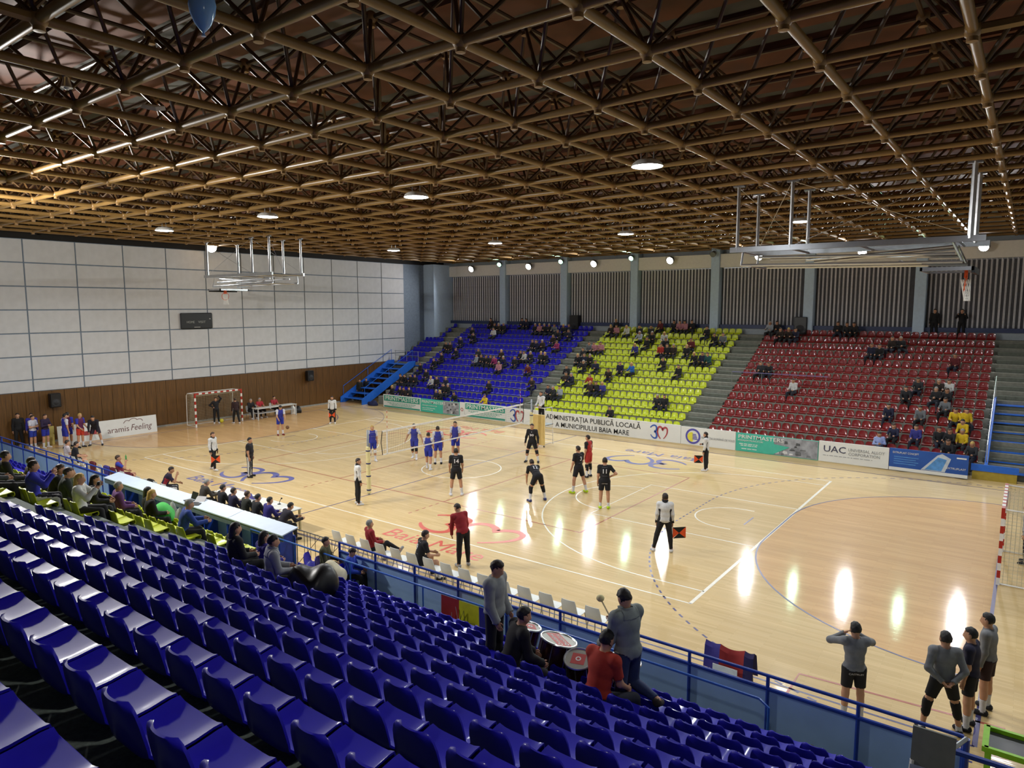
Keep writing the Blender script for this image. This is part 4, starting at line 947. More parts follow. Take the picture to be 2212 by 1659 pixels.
def eval_prims(pr, X):
    D = np.empty((len(pr), len(X)), np.float32); T = np.zeros((len(pr), len(X)), np.float32)
    for i, p in enumerate(pr):
        if p[0] == 'c':
            _, a, b, ra, rb, _tag = p; d = b-a; t = np.clip(((X-a) @ d)/max(d @ d, 1e-9), 0, 1); T[i] = t
            D[i] = np.linalg.norm(X-a-t[:, None]*d, axis=1)-(ra+(rb-ra)*t)
        else:
            _, c, R, r, _tag = p; q = (X-c) @ R.T; k0 = np.linalg.norm(q/r, axis=1); k1 = np.linalg.norm(q/(r*r), axis=1)
            D[i] = np.where(k1 > 1e-9, k0*(k0-1)/np.maximum(k1, 1e-9), -min(r)); T[i] = q[:, 2]
    return D, T
HANG = ((.14, -.02, -1), (.05, .2, -1)); HIPS = ((.75, -.3, -.75), (-.75, .4, -.5)); BEHIND = ((.3, -.35, -.9), (-.62, -.28, -.55)); KNEES = ((.12, .3, -1), (-.05, .18, -1))
CROSS = ((.28, .25, -.95), (-.85, .55, .12)); HUG = ((.45, .62, -.3), (-.92, .12, .5)); LAP = ((.15, .25, -.95), (-.3, .9, -.2)); FRONT = ((.12, .2, -1), (-.12, .75, -.55)); PHOTO = ((.3, .65, -.6), (-.35, .55, .7)); DESK = ((.2, .5, -.85), (-.25, .95, -.02))
STAND = ((.07, .0, -1), (.04, -.03, -1)); WIDE = ((.28, .05, -1), (.16, -.06, -1)); SIT = ((.16, 1, -.05), (.03, .08, -1)); FWD = ((.06, .32, -1), (.03, .1, -1)); BACK = ((.06, -.15, -1), (.03, -.35, -1)); SQUAT = ((.3, .4, -.9), (.12, -.25, -1)); XLEG = ((-.05, 1, .12), (.45, .75, -.5))
def figure(h=1.8, up=(0, .02, 1), legs=STAND, arms=HANG, head=(0, 0), seat=None, fat=1., longhair=False, vox=.022, hands=True, twist=0.):
    """returns body vertices, faces, per-face tags and the frame; local frame x right, y forward, z up"""
    s = h/1.8; up = nrm(up); rt = nrm(V3(math.cos(twist), -math.sin(twist), 0)-up*(V3(math.cos(twist), -math.sin(twist), 0) @ up)); fw = np.cross(up, rt)
    lg = legs if isinstance(legs, dict) else {'L': legs, 'R': legs}; am = arms if isinstance(arms, dict) else {'L': arms, 'R': arms}
    P = V3(0, 0, 0); pr = []; I3 = np.eye(3); Rt = np.stack([rt, fw, up])
    def cap(a, b, ra, rb, t): pr.append(('c', np.array(a), np.array(b), ra*s, rb*s, t))
    def ell(c, R, r, t): pr.append(('e', np.array(c), R, np.array(r)*s, t))
    ell(P+up*.03*s, Rt, (.165*fat, .115*fat, .125), 'pelvis'); ell(P+up*.18*s+fw*.01*(fat-1)*s*6, Rt, (.145*fat, .105*fat*fat, .16), 'belly'); ell(P+up*.36*s, Rt, (.17*fat, .115*fat, .18), 'chest')
    sh = {}
    for n, sx in (('L', -1), ('R', 1)): sh[n] = P+up*.475*s+rt*sx*.175*s
    cap(sh['L'], sh['R'], .06, .06, 'chest')
    N = P+up*.52*s; hu = nrm(up*.6+V3(0, 0, .55)+V3(0, .12, 0)); yaw, pit = head
    hf = V3(math.sin(-yaw)*-1, math.cos(yaw), 0); hf = hf-hu*(hf @ hu); hf = nrm(hf+hu*math.tan(pit)); hr = nrm(np.cross(hf, hu)); hu2 = np.cross(hr, hf)
    HC = N+hu*.155*s+hf*.015*s; Rh = np.stack([hr, hf, hu2])
    cap(N-up*.03*s, HC-hu*.05*s, .058, .054, 'neck')
    ell(HC+hu2*.025*s-hf*.008*s, Rh, (.075, .095, .098), 'head'); ell(HC-hu2*.045*s+hf*.022*s, Rh, (.058, .07, .075), 'head')
    cap(HC+hf*.088*s+hu2*.005*s, HC+hf*.104*s-hu2*.028*s, .010, .016, 'head')
    for sx in (-1, 1): ell(HC+hr*sx*.078*s-hu2*.012*s-hf*.008*s, Rh, (.012, .022, .032), 'head')
    if longhair: ell(HC-hf*.06*s-hu2*.09*s, Rh, (.075, .05, .15), 'hair')
    tips = {}
    for n, sx in (('L', -1), ('R', 1)):
        m = V3(sx, 1, 1); hip = P+rt*sx*.09*s-up*.02*s; T, Sn = lg[n]
        kn = hip+nrm(np.array(T)*m)*.44*s; an = kn+nrm(np.array(Sn)*m)*.42*s
        cap(hip, kn, .088*fat**.5, .058, 'thigh'+n); cap(kn, an, .055, .038, 'shin'+n)
        d = an-kn; bk = nrm(np.cross(np.cross(d, V3(0, 1, 0)), d)) if abs(nrm(d)[1]) < .95 else V3(0, 0, 1)
        ell(kn+d*.3-bk*.012*s, np.stack([nrm(np.cross(bk, d)), bk, nrm(d)]), (.05, .054, .11), 'shin'+n)
        fd = V3(sx*.2, 1, 0); fd = nrm(fd - nrm(d)*(fd @ nrm(d))*(.9 if abs(d[2]) < .3*s else .15)); fz = -.035*s
        cap(an+V3(0, 0, fz)-fd*.04*s, an+V3(0, 0, fz-.012*s)+fd*.15*s, .042, .034, 'foot'+n); tips[n] = an
        U, F = am[n]; el = sh[n]+nrm(np.array(U)*m)*.30*s; wr = el+nrm(np.array(F)*m)*.25*s
        cap(sh[n], el, .054*fat**.3, .042, 'uarm'+n); cap(el, wr, .042, .028, 'farm'+n)
        hd = nrm(wr-el); ac = nrm(np.cross(hd, V3(sx, .3, .2))); pn = nrm(np.cross(hd, ac))
        ell(wr+hd*.05*s, np.stack([ac, pn, hd]), (.040, .02, .056), 'hand'+n); tips['w'+n] = (wr, hd, ac, pn)
    allp = np.concatenate([[p[1] for p in pr], [p[2] for p in pr if p[0] == 'c']]); lo = allp.min(0)-.2*s; hi = allp.max(0)+.2*s
    dims = np.ceil((hi-lo)/vox).astype(int)+1; k = .014*s; E = np.zeros(dims, np.float32)
    for q in pr:                                       # each primitive only touches the cells around it
        if q[0] == 'c': bl, bh = np.minimum(q[1], q[2])-max(q[3], q[4])-.1, np.maximum(q[1], q[2])+max(q[3], q[4])+.1
        else: bl, bh = q[1]-max(q[3])-.1, q[1]+max(q[3])+.1
        i0 = np.maximum(((bl-lo)/vox).astype(int), 0); i1 = np.minimum(((bh-lo)/vox).astype(int)+2, dims)
        ax = [(np.arange(i0[c], i1[c])*vox+lo[c]).astype(np.float32) for c in range(3)]
        G = np.stack(np.meshgrid(*ax, indexing='ij'), -1).reshape(-1, 3); D, _ = eval_prims([q], G)
        E[i0[0]:i1[0], i0[1]:i1[1], i0[2]:i1[2]] += np.exp(-np.clip(D[0], -.5, .4)/k).reshape(i1-i0)
    f = -k*np.log(np.maximum(E, 1e-9))
    V, F = surface_net(f, lo, vox)
    C = V[F].mean(1); D, T = eval_prims(pr, C.astype(np.float32)); am_ = D.argmin(0); tags = np.array([p[-1] for p in pr])[am_]; tt = T[am_, np.arange(len(C))]
    lt = (C-P) @ Rt.T/s; lh = (C-HC) @ Rh.T/s
    if seat is None:
        feet = [V[F[np.char.startswith(tags, 'foot')].ravel()]][0]; off = V3(-(tips['L'][0]+tips['R'][0])/2, -(tips['L'][1]+tips['R'][1])/2, -feet[:, 2].min())
    else: off = V3(0, 0, seat+.085*s)
    out = dict(V=V+off, F=F, tag=tags, t=tt, lt=lt, lh=lh, off=off, P=P+off, Rt=Rt, s=s, HC=HC+off, Rh=Rh, tips=tips, pr=pr)
    fm = MB()
    if hands:
        for n, sx in (('L', -1), ('R', 1)):
            wr, hd, ac, pn = tips['w'+n]; wr = wr+off; sg = 1 if (pn @ V3(-sx, .2, 0)) > 0 else -1; pn = pn*sg
            for q, (o_, L_) in enumerate(((-.030, .066), (-.010, .078), (.010, .074), (.029, .058))):
                b = wr+hd*.088*s+ac*o_*s; fm.tube([tuple(b-hd*.02*s), tuple(b+hd*L_*.5*s+pn*.008*s), tuple(b+hd*L_*.85*s+pn*.03*s)], [.0095*s, .0085*s, .007*s], 5)
            ta = ac if (ac @ V3(0, 1, .2)) > 0 else -ac; b = wr+hd*.03*s+ta*.028*s; fm.tube([tuple(b), tuple(b+(hd*.6+ta*.75)*.035*s), tuple(b+(hd*.9+ta*.55+pn*.3)*.06*s)], [.012*s, .0105*s, .008*s], 5)
    out['fingers'] = fm
    return out
def mesh_np(name, V, F, mat=None, extra=None):
    n4 = len(F); ev = np.array([tuple(q) for q in extra.v]).reshape(-1, 3) if extra and extra.v else np.zeros((0, 3))
    ef = [[i+len(V) for i in q] for q in extra.f] if extra else []
    me = bpy.data.meshes.new(name); VV = np.concatenate([V, ev]); L = np.concatenate([F.ravel(), np.array([i for q in ef for i in q], int)]).astype(np.int32)
    sz = np.array([4]*n4+[len(q) for q in ef]); st = np.concatenate([[0], np.cumsum(sz)[:-1]]).astype(np.int32)
    me.vertices.add(len(VV)); me.vertices.foreach_set('co', VV.astype(np.float32).ravel()); me.loops.add(len(L)); me.loops.foreach_set('vertex_index', L)
    me.polygons.add(len(sz)); me.polygons.foreach_set('loop_start', st); me.polygons.foreach_set('use_smooth', np.ones(len(sz), bool)); me.update(calc_edges=True)
    if mat: me.materials.append(mat)
    return me
def vnormals(V, F):
    n = np.cross(V[F[:, 2]]-V[F[:, 0]], V[F[:, 3]]-V[F[:, 1]]); A = np.zeros_like(V)
    for c in range(4): np.add.at(A, F[:, c], n)
    return A/np.maximum(np.linalg.norm(A, axis=1), 1e-9)[:, None]
def shell(g, mask, off, name, mat, parent, edge=1.):
    F = g['F'][mask]
    if len(F) < 3: return None
    u, inv = np.unique(F, return_inverse=True); F2 = inv.reshape(F.shape)
    # the hem is closed by a strip that runs down into the body
    E = np.concatenate([F2[:, [i, (i+1) % 4]] for i in range(4)]); key = E[:, 0]*len(u)+E[:, 1]; rev = set((E[:, 1]*len(u)+E[:, 0]).tolist())
    bd = E[[k not in rev for k in key.tolist()]]; ov = np.array(off[u] if isinstance(off, np.ndarray) else np.full((len(u), 1), off))
    if edge < 1: ov[np.unique(bd)] *= edge
    V = g['V'][u]+g['N'][u]*ov; Vi = g['V'][u]-g['N'][u]*.004
    F3 = np.stack([bd[:, 1], bd[:, 0], bd[:, 0]+len(u), bd[:, 1]+len(u)], 1) if len(bd) else np.zeros((0, 4), int)
    return obj(name, mesh_np(name, np.concatenate([V, Vi]), np.concatenate([F2, F3]), mat), parent)
SKIN = M('skin', '#b98a6c', .55, var=.05); SKIN2 = M('tanned skin', '#a87a5c', .55, var=.05)
HAIR = {'k': M('black hair', '#141110', .6), 'b': M('brown hair', '#3a2618', .6), 'g': M('grey hair', '#8d8c88', .7), 'y': M('blond hair', '#b89a52', .6), 'd': M('dark brown hair', '#241811', .6)}
CL = {}
def cloth(c):
    if c not in CL: CL[c] = M('cloth '+c, c, .85, var=.1, scale=14)
    return CL[c]
def person(label, loc, face, cat='person', group=None, top=None, sleeve='short', sleevecol=None, side=None, bottom=None, pants='shorts', socks=None, sockh=.5, shoes='#d8d8d8', hair='d', pads=None, stripe=None, skin=SKIN, scarf=None, eyes=False, prints=(), bulk=1., hood=False, **kw):
    g = figure(**kw); g['N'] = vnormals(g['V'], g['F']); tg, t, lt, lh = g['tag'], g['t'], g['lt'], g['lh']
    o = obj('person', mesh_np('person', g['V'], g['F'], skin, g['fingers']), loc=loc, rot=(0, 0, math.radians(face-90)), label=label, cat=cat, group=group)
    st = np.char.startswith
    torso = np.isin(tg, ('pelvis', 'belly', 'chest')); ua = st(tg, 'uarm'); fa = st(tg, 'farm'); th = st(tg, 'thigh'); sn = st(tg, 'shin'); ft = st(tg, 'foot'); nk = tg == 'neck'
    bk = bulk
    tor = (torso & (lt[:, 2] > -.04 if pants != 'none' else torso)) | (nk & (lt[:, 2] < (.60 if hood else .535)))
    if sleeve == 'long': arm = ua | fa
    elif sleeve == 'none': arm = ua & (t < .1)
    else: arm = ua & (t < .72)
    chest_arm = arm
    if sleevecol:
        shell(g, arm | (torso & (np.abs(lt[:, 0]) > .125) & (lt[:, 2] > .40)), .014*bk, 'sleeves' if False else 'sleeve_cloth', cloth(sleevecol), o); tor = tor & ~((np.abs(lt[:, 0]) > .125) & (lt[:, 2] > .40)); chest_arm = np.zeros_like(arm)
    body_m = tor | chest_arm
    if side:
        sd = (torso & (np.abs(lt[:, 0]) > .125) & (lt[:, 2] > .0) & (lt[:, 2] < .36)) | (fa & (t > .0) & (np.abs(lt[:, 1]) < .2) & (t > .72))
        shell(g, sd, .0165*bk, 'side_panel', cloth(side), o); body_m = body_m & ~sd
    shirt = shell(g, body_m, .015*bk, 'shirt' if bk < 1.6 else 'jacket', cloth(top), o)
    if hood: shell(g, nk | (torso & (lt[:, 2] > .44) & (np.abs(lt[:, 0]) < .12)), .034, 'hood', cloth(top), o)
    if scarf: shell(g, nk, .028, 'scarf', cloth(scarf), o)
    if pants == 'shorts': pm_ = (torso & (lt[:, 2] <= .0)) | (th & (t < .68))
    else: pm_ = (torso & (lt[:, 2] <= .0)) | th | (sn & (t < .93))
    pt = shell(g, pm_, .022 if pants == 'shorts' else .013, 'shorts' if pants == 'shorts' else 'trousers', cloth(bottom), o)
    if stripe: shell(g, (th | sn) & ((tg == 'thighR') | (tg == 'shinR') | (tg == 'thighL') | (tg == 'shinL')) & (np.abs(g['N'][g['F']].mean(1)[:, 0]) > .85), .0165, 'side_stripe', cloth(stripe), o)
    for n in 'LR':
        if socks and pants == 'shorts': shell(g, (tg == 'shin'+n) & (t > 1-sockh), .007, 'sock', cloth(socks), o)
        if pads: shell(g, ((tg == 'thigh'+n) & (t > .85)) | ((tg == 'shin'+n) & (t < .22)), .012, 'knee_pad', cloth(pads), o)
        shell(g, (tg == 'foot'+n), .010, 'shoe', cloth(shoes), o)
    hm = ((tg == 'head') & ((lh[:, 2] > .078) | ((lh[:, 1] < -.022) & (lh[:, 2] > -.04)) | ((lh[:, 2] > .055) & (lh[:, 1] < .06)) | ((lh[:, 2] > .01) & (lh[:, 1] < .012))) & (np.abs(lh[:, 0]) < .083)) | (tg == 'hair')
    if hair: shell(g, hm, (.006+.012*(.5+.5*np.sin(g['V'][:, 0]*90+3)*np.sin(g['V'][:, 1]*80)*np.sin(g['V'][:, 2]*95)))[:, None], 'hair', HAIR[hair], o, .15)
    if eyes:
        for sx in (-1, 1):
            p = g['HC']+(np.array((sx*.030, .081, .012)) @ g['Rh'])*g['s']; MB().ball(tuple(p), .0085, 8, 5).build('eye', m_black, o)
        p = g['HC']+(np.array((0, .088, -.062)) @ g['Rh'])*g['s']; MB().ball(tuple(p), (.022, .01, .007), 8, 5).build('mouth', M('lip', '#8a4a42', .5), o)
    for body, size, zc, sd_, col, w in prints:
        tgt = pt if sd_ in ('seat',) else shirt
        if tgt is None: continue
        me = tgt.data; bv = BVHTree.FromPolygons([v.co for v in me.vertices], [p.vertices for p in me.polygons])
        tm = fine(text_mesh(body, size, ext=0.0, bold=.004 if size > .1 else 0.)); R = g['Rt']; sg = 1 if sd_ == 'front' else -1
        xs = [v.co.x for v in tm.vertices]; sc = (w/(max(xs)-min(xs))) if w and xs else 1
        P = Vector(g['P'])
        for v in tm.vertices:
            lx, ly = v.co.x*sc, v.co.y
            org = P+Vector(R[0])*(-lx*sg)+Vector(R[2])*(zc*g['s']+ly)+Vector(R[1])*(.6*sg); h_ = bv.ray_cast(org, Vector(R[1])*(-sg), 1.2)
            v.co = (h_[0]+Vector(R[1])*(.006*sg)) if h_[0] is not None else org-Vector(R[1])*(.46*sg)
        tm.materials.clear(); tm.materials.append(cloth(col)); obj('shirt_print', tm, o)
    o['_g'] = 0; del o['_g']
    return o, g
def fine(me, L=.03):
    b = bmesh.new(); b.from_mesh(me); bmesh.ops.triangulate(b, faces=b.faces[:])
    for _ in range(4):
        e = [x for x in b.edges if x.calc_length() > L]
        if not e: break
        bmesh.ops.subdivide_edges(b, edges=e, cuts=1); bmesh.ops.triangulate(b, faces=b.faces[:])
    m2 = bpy.data.meshes.new('print'); b.to_mesh(m2); b.free(); return m2
def held(o, g, hand, name, mb_fn, **k):
    """a separate thing in a person's hand: built in world space at the wrist"""
    wr, hd, ac, pn = g['tips']['w'+hand]; wr = Vector(wr+g['off']+hd*.09); q = Matrix.Rotation(o.rotation_euler.z, 4, 'Z'); return Matrix.Translation(o.location) @ q @ wr
def flag(pos, ang, label):
    o = empty('linesman_flag', pos, math.radians(ang), label=label, cat='flag')
    MB().tube([(0,0,.08),(0,.0,-.42)], .009, 6).build('stick', m_white, o)
    a, b = M('orange flag cloth', '#e2541f', .8), M('black flag cloth', '#151515', .8)
    for q, (p, mt) in enumerate((([(0,-.42),(.2,-.25),(0,-.08)], a), ([(.02,-.42),(.4,-.40),(.2,-.25)], b), ([(.4,-.40),(.4,-.06),(.2,-.25)], a), ([(.4,-.06),(0,-.08),(.2,-.25)], b))): MB().prism(p, .006, 'y', -.003).build('flag_cloth', mt, o)
W_, K_ = '#d2d2d0', '#131318'
ref = dict(top=W_, sleeve='long', side='#17171c', bottom='#131318', pants='trousers', shoes='#d6d6d6', hair='d', scarf='#17171c')
person('second referee in white shirt standing by the near net post', (.71, -6.67, 0), 62, head=(.5, 0), **ref)
o, g = person('line judge in white shirt with a flag at the left of the near sideline', (-8.8, -6.9, 0), 22, legs={'L': BACK, 'R': FWD}, **dict(ref, hair='b')); flag(held(o, g, 'R', '', None), 40, 'orange and black flag held by the line judge left of the near sideline')
o, g = person('line judge in white shirt beside the far left corner of the court', (-14.5, 4.35, 0), -50, eyes=True, **ref); flag(held(o, g, 'R', '', None), 37, 'orange and black flag held by the line judge in the far left corner')
o, g = person('line judge in white shirt before the round badge board', (9.08, 6.18, 0), 188, arms={'L': HANG, 'R': CROSS}, **ref); flag(held(o, g, 'L', '', None), 217, 'orange and black flag held by the line judge at the far boards')
o, g = person('line judge seen from behind in the glare at the right of the court', (11.9, -4.55, 0), 118, h=1.84, fat=1.1, legs={'L': ((.3, 0, -1), (.22, -.1, -1)), 'R': ((.16, 0, -1), (.1, -.05, -1))}, **ref); flag(held(o, g, 'R', '', None), 37, 'orange and black flag held by the line judge seen from behind')
person('first referee in white standing on the ladder stand', (-.05, 6.5, 1.16), -100, arms=FRONT, eyes=True, h=1.78, **ref)
blu = dict(top='#2c3190', sleeve='short', sleevecol='#c9c9d2', bottom='#24309c', socks='#d8d8dc', shoes='#d8d8dc', hair='d')
person('fair-haired player in blue beside the near net post', (-4.31, -1.46, 0), -28, arms=HANG, eyes=True, **dict(blu, hair='y', pads='#d8d8d8'), prints=[('———', .06, .28, 'front', '#d0d0d8', .2)])
person('player in blue walking with arms held out, left of the net', (-3.13, .16, 0), -58, legs={'L': FWD, 'R': BACK}, arms=((.5, 0, -.9), (.35, .2, -.9)), eyes=True, **dict(blu, pads='#16161c'))
person('player in blue seen from behind close to the net', (-1.06, -1.04, 0), 118, h=1.76, legs={'L': FWD, 'R': BACK}, arms=FRONT, **blu)
person('player in blue behind his teammate at the middle of the net', (-1.44, .0, 0), 135, h=1.84, **dict(blu, shoes='#202024'))
person('tall bearded player in blue beyond the player numbered 14', (-1.5, 1.3, 0), -62, h=1.9, arms=FRONT, eyes=True, **blu)
person('server in blue bending over the ball at the end line', (-13.72, .01, 0), -22, up=(0, .28, .95), head=(0, -.5), arms=FRONT, h=1.84, **dict(blu, shoes='#7a2420', hair='k'))
blk = dict(top=K_, sleeve='short', bottom='#101016', socks='#d4d4d6', shoes='#26262e', hair='d')
def nb(n): return [(n, .22, .34, 'back', '#dcdce0', None), ('— —— —', .05, .485, 'back', '#b8b8c0', .2), ('—— ——', .05, .19, 'back', '#b8b8c0', .2)]
person('player in black numbered 14 seen from behind', (2.83, -3.56, 0), 132, h=1.92, legs=((.16, 0, -1), (.1, -.03, -1)), arms=((.2, .1, -1), (0, .5, -.8)), prints=nb('14'), vox=.02, **dict(blk, shoes='#dcdce0', sockh=.8))
person('player in black long sleeves facing the camera by the referee stand', (1.85, 2.95, 0), -68, h=1.92, legs=WIDE, arms=((.3, .05, -1), (.1, .35, -.9)), eyes=True, prints=[('8', .07, .44, 'front', '#d8d8dc', None), ('30', .14, .30, 'front', '#d8d8dc', .2)], **dict(blk, sleeve='long', pads='#101016'))
person('player in black numbered 12 bending with hands on knees', (5.8, -2.3, 0), 148, h=1.9, up=(0, .86, .5), legs=((.34, .25, -1), (.16, -.22, -1)), arms=KNEES, head=(0, .3), prints=nb('12'), vox=.02, **dict(blk, shoes='#343a6a', pads='#101016'))
person('player in black numbered 3 turned to the net', (6.5, -.4, 0), 165, h=1.94, legs={'L': ((.2, .12, -1), (.1, 0, -1)), 'R': ((.2, -.2, -1), (.12, -.25, -1))}, arms=((.18, .15, -1), (0, .35, -.9)), prints=nb('3'), vox=.02, **dict(blk, shoes='#b6d818'))
person('libero in red with black sleeves numbered 1', (5.45, 2.06, 0), 178, h=1.88, sleevecol='#15151a', prints=[('1', .2, .34, 'back', '#dcdce0', None), ('—— ——', .05, .19, 'back', '#c8b8b8', .2)], **dict(blk, top='#b02a26', bottom='#a82a26', pads='#101016'))
person('player in black numbered 11 with a hand on his hip', (8.3, -1.65, 0), 120, h=1.93, arms={'L': HANG, 'R': HIPS}, prints=nb('11')+[('CASTRUM', .05, -.08, 'seat', '#d0d0d4', .2)], vox=.02, **dict(blk, shoes='#b6d818', socks='#d4d4d6', sockh=.3))
person('stout coach in black with white trouser stripes by the blue emblem', (-6.3, -6.65, 0), 38, h=1.78, fat=1.2, top='#15131a', bottom='#131218', pants='trousers', stripe='#c8c8c8', shoes='#141416', hair='k')
# home bench
red = dict(top='#8e1b24', sleeve='long', bottom='#141218', pants='trousers', shoes='#9a9a98')
person('coach in a red jacket standing and stooping towards the bench', (7.9, -9.0, 0), 150, h=1.86, up=(-.1, .38, .92), arms={'L': ((.1, .15, -1), (-.1, .3, -.9)), 'R': HANG}, head=(-.5, -.3), hair='d', vox=.018, **red)
person('grey-haired man in a red jacket sitting with crossed legs', (5.68, -10.42, 0), 70, h=1.78, seat=.445, up=(0, -.12, 1), legs={'L': SIT, 'R': XLEG}, arms=LAP, hair='g', vox=.018, **red)
person('player in black numbered 9 sitting on the bench', (7.53, -10.42, 0), 62, h=1.88, seat=.445, up=(0, .28, .96), legs=((.3, 1, -.05), (.05, .15, -1)), arms=LAP, prints=nb('9'), vox=.018, **blk)
MB().lathe([(.001,0),(.032,.0),(.034,.15),(.014,.19),(.014,.22),(.001,.22)], 10).build('water_bottle', M('clear bottle plastic', '#c8d2d8', .1, trans=.7), loc=(7.85, -9.55, 0), smooth=True, label='clear water bottle on the floor in front of player 9', cat='bottle')
sw = dict(top='#75777a', sleeve='long', bottom='#101014', shoes='#1c1c22', socks='#c8c8cc', hair='k')
person('substitute in grey sweater hugging his shoulders near the parapet', (18.21, -10.45, 0), 118, h=1.86, arms=HUG, prints=[('CASTRUM', .055, -.06, 'seat', '#d4d4d6', .24)], vox=.016, **sw)
person('substitute in grey sweater with hands clasped behind his back', (19.5, -9.9, 0), 112, h=1.88, legs=WIDE, arms=BEHIND, pads='#0c0c10', vox=.016, **dict(sw, sockh=.2))
person('substitute in a navy shirt facing left in the right-hand group', (19.87, -9.45, 0), 172, h=1.86, eyes=True, arms=HANG, vox=.018, **dict(sw, top='#1b1a34', sleeve='short'))
person('substitute in grey sweater at the back of the right-hand group', (20.08, -8.7, 0), 168, h=1.9, eyes=True, arms=HANG, vox=.018, **dict(sw, bottom='#2a1418'))
person('man in grey sweater standing behind the right goal net', (20.62, .75, 0), 175, h=1.8, top='#8d8f90', sleeve='long', bottom='#15151a', pants='trousers', shoes='#202024')
# left side of the hall
person('woman in black jacket with a hand at her head in the left goal', (-20.5, .05, 0), -25, h=1.7, top='#1a1a1e', sleeve='long', bottom='#141416', pants='trousers', arms={'L': ((.35, .3, .6), (-.6, .0, .8)), 'R': HIPS}, longhair=True, hair='b')
person('person in dark maroon stepping out of the left goal', (-19.4, .75, 0), 170, h=1.68, up=(0, .15, 1), top='#2a1416', sleeve='long', bottom='#141416', pants='trousers', legs={'L': FWD, 'R': BACK}, hair='b')
person('person in dark clothes at the far stair, left of the pair', (-21.6, 12.7, 0), -45, h=1.72, top='#1c1e1a', sleeve='long', bottom='#141414', pants='trousers', shoes='#1c1c1c'); person('person in dark clothes at the far stair, right of the pair', (-21.55, 13.35, 0), -60, h=1.76, top='#16161a', sleeve='long', bottom='#141414', pants='trousers', shoes='#1c1c1c')
tm = dict(top='#5a1f4a', sleeve='short', sleevecol='#2a2f9a', bottom='#26309a', socks='#c8c8cc', shoes='#22222a', hair='k')
person('tall man in black at the far left of the standing group', (-21.5, -10.3, 0), -15, h=1.9, top='#141416', sleeve='long', bottom='#141416', pants='trousers', shoes='#141414')
person('man in a violet blue jacket at the back of the left group', (-21.3, -9.75, 0), -20, h=1.85, top='#33309a', sleeve='long', bottom='#1a1a3a', pants='trousers')
person('player in white and blue with folded arms in the left group', (-20.66, -9.95, 0), 30, h=1.82, top='#c8c8d4', sleeve='short', bottom='#26389e', arms=CROSS, socks='#c8c8cc'); person('player in dark violet with a white chest band in the left group', (-20.45, -9.45, 0), 25, h=1.84, top='#2a1c3c', sleeve='long', bottom='#26309a', arms=CROSS, socks='#c8c8cc', hair='b')
person('substitute in a long blue shirt seen from behind before the white cloud board', (-19.3, -8.95, 0), 95, h=1.9, **dict(tm, top='#2a2c9a', sleevecol='#c8c8d4')); person('substitute in violet and red beside the blue-shirted one', (-19.15, -8.3, 0), 20, h=1.86, arms=FRONT, **dict(tm, bottom='#c23a26', hair='y'))
person('substitute in violet looking left behind the blue-shirted one', (-19.85, -8.6, 0), 140, h=1.88, **tm); person('substitute in black bending over with hands on his thighs before the cloud board', (-19.05, -7.6, 0), -35, h=1.86, up=(0, .6, .8), arms=KNEES, legs=WIDE, **dict(tm, top='#1a1622', sleevecol=None, sleeve='long', bottom='#2a2036'))
bench = dict(seat=.445, legs=SIT)
person('bench player in a white top at the left end of the bench', (-14.2, -10.77, 0), 80, h=1.84, top='#c4b8bc', bottom='#26309a', arms=LAP, **bench); person('bench player in black with a white number, second on the left bench', (-13.54, -10.77, 0), 75, h=1.86, up=(0, .2, 1), top='#15151c', bottom='#15151c', arms=LAP, prints=[('17', .2, .34, 'front', '#d8d8d8', None)], **bench)
o, g = person('bench player in red and blue drinking from a bottle', (-8.92, -10.77, 0), 62, h=1.86, up=(0, -.18, 1), top='#7a1f3c', sleevecol='#2b3a9c', bottom='#5a1f3c', arms={'L': LAP, 'R': ((.2, .7, -.5), (-.25, .15, .95))}, hair='b', vox=.02, **bench); MB().lathe([(.001,0),(.03,.0),(.032,.13),(.012,.17),(.012,.2),(.001,.2)], 8).build('bottle', M('green bottle plastic', '#4f9a52', .2), loc=held(o, g, 'R', '', None), smooth=True, label='green bottle in the hand of the drinking bench player', cat='bottle')
person('coach in navy and red with striped trousers leaning on his knees', (-5.62, -10.72, 0), 60, h=1.86, up=(0, .45, .9), top='#241a34', sleeve='short', side='#8e1f30', bottom='#18161e', pants='trousers', stripe='#c8c8c8', arms={'L': LAP, 'R': ((.1, .6, -.75), (-.1, .3, .9))}, hair='d', vox=.02, **bench)
# scorers and judges
sc_l = [(-2.65, '#3a3630', 'g', .35, 'bald man in grey brown at the left end of the scorers table'), (-1.35, '#16161c', 'k', .1, 'man in black, second from the left at the scorers table'), (-.65, '#1c1838', 'd', .05, 'man in dark navy behind the violet laptop'), (.05, '#26281f', 'b', .15, 'man in dark olive, fourth at the scorers table'), (.65, '#1c1c1e', 'k', .15, 'man in charcoal, fifth at the scorers table'), (1.25, '#2c2370', 'k', .2, 'man in violet, sixth at the scorers table'), (1.95, '#1d1826', 'k', .75, 'person bent low at the right end of the scorers table')]
for i, (x, c, hr, ln, lb) in enumerate(sc_l):
    chair(x, -11.05, 0, 'white chair under the %s person from the left at the scorers table' % ordn[i].replace('front', 'first'), 'chairs at the scorers table')
    person(lb, (x, -10.87, 0), 80, h=1.78, up=(0, ln, 1), top=c, sleeve='long', bottom='#17171c', pants='trousers', shoes='#18181a', arms=DESK, seat=.445, legs=SIT, hair=hr, bulk=1.3)
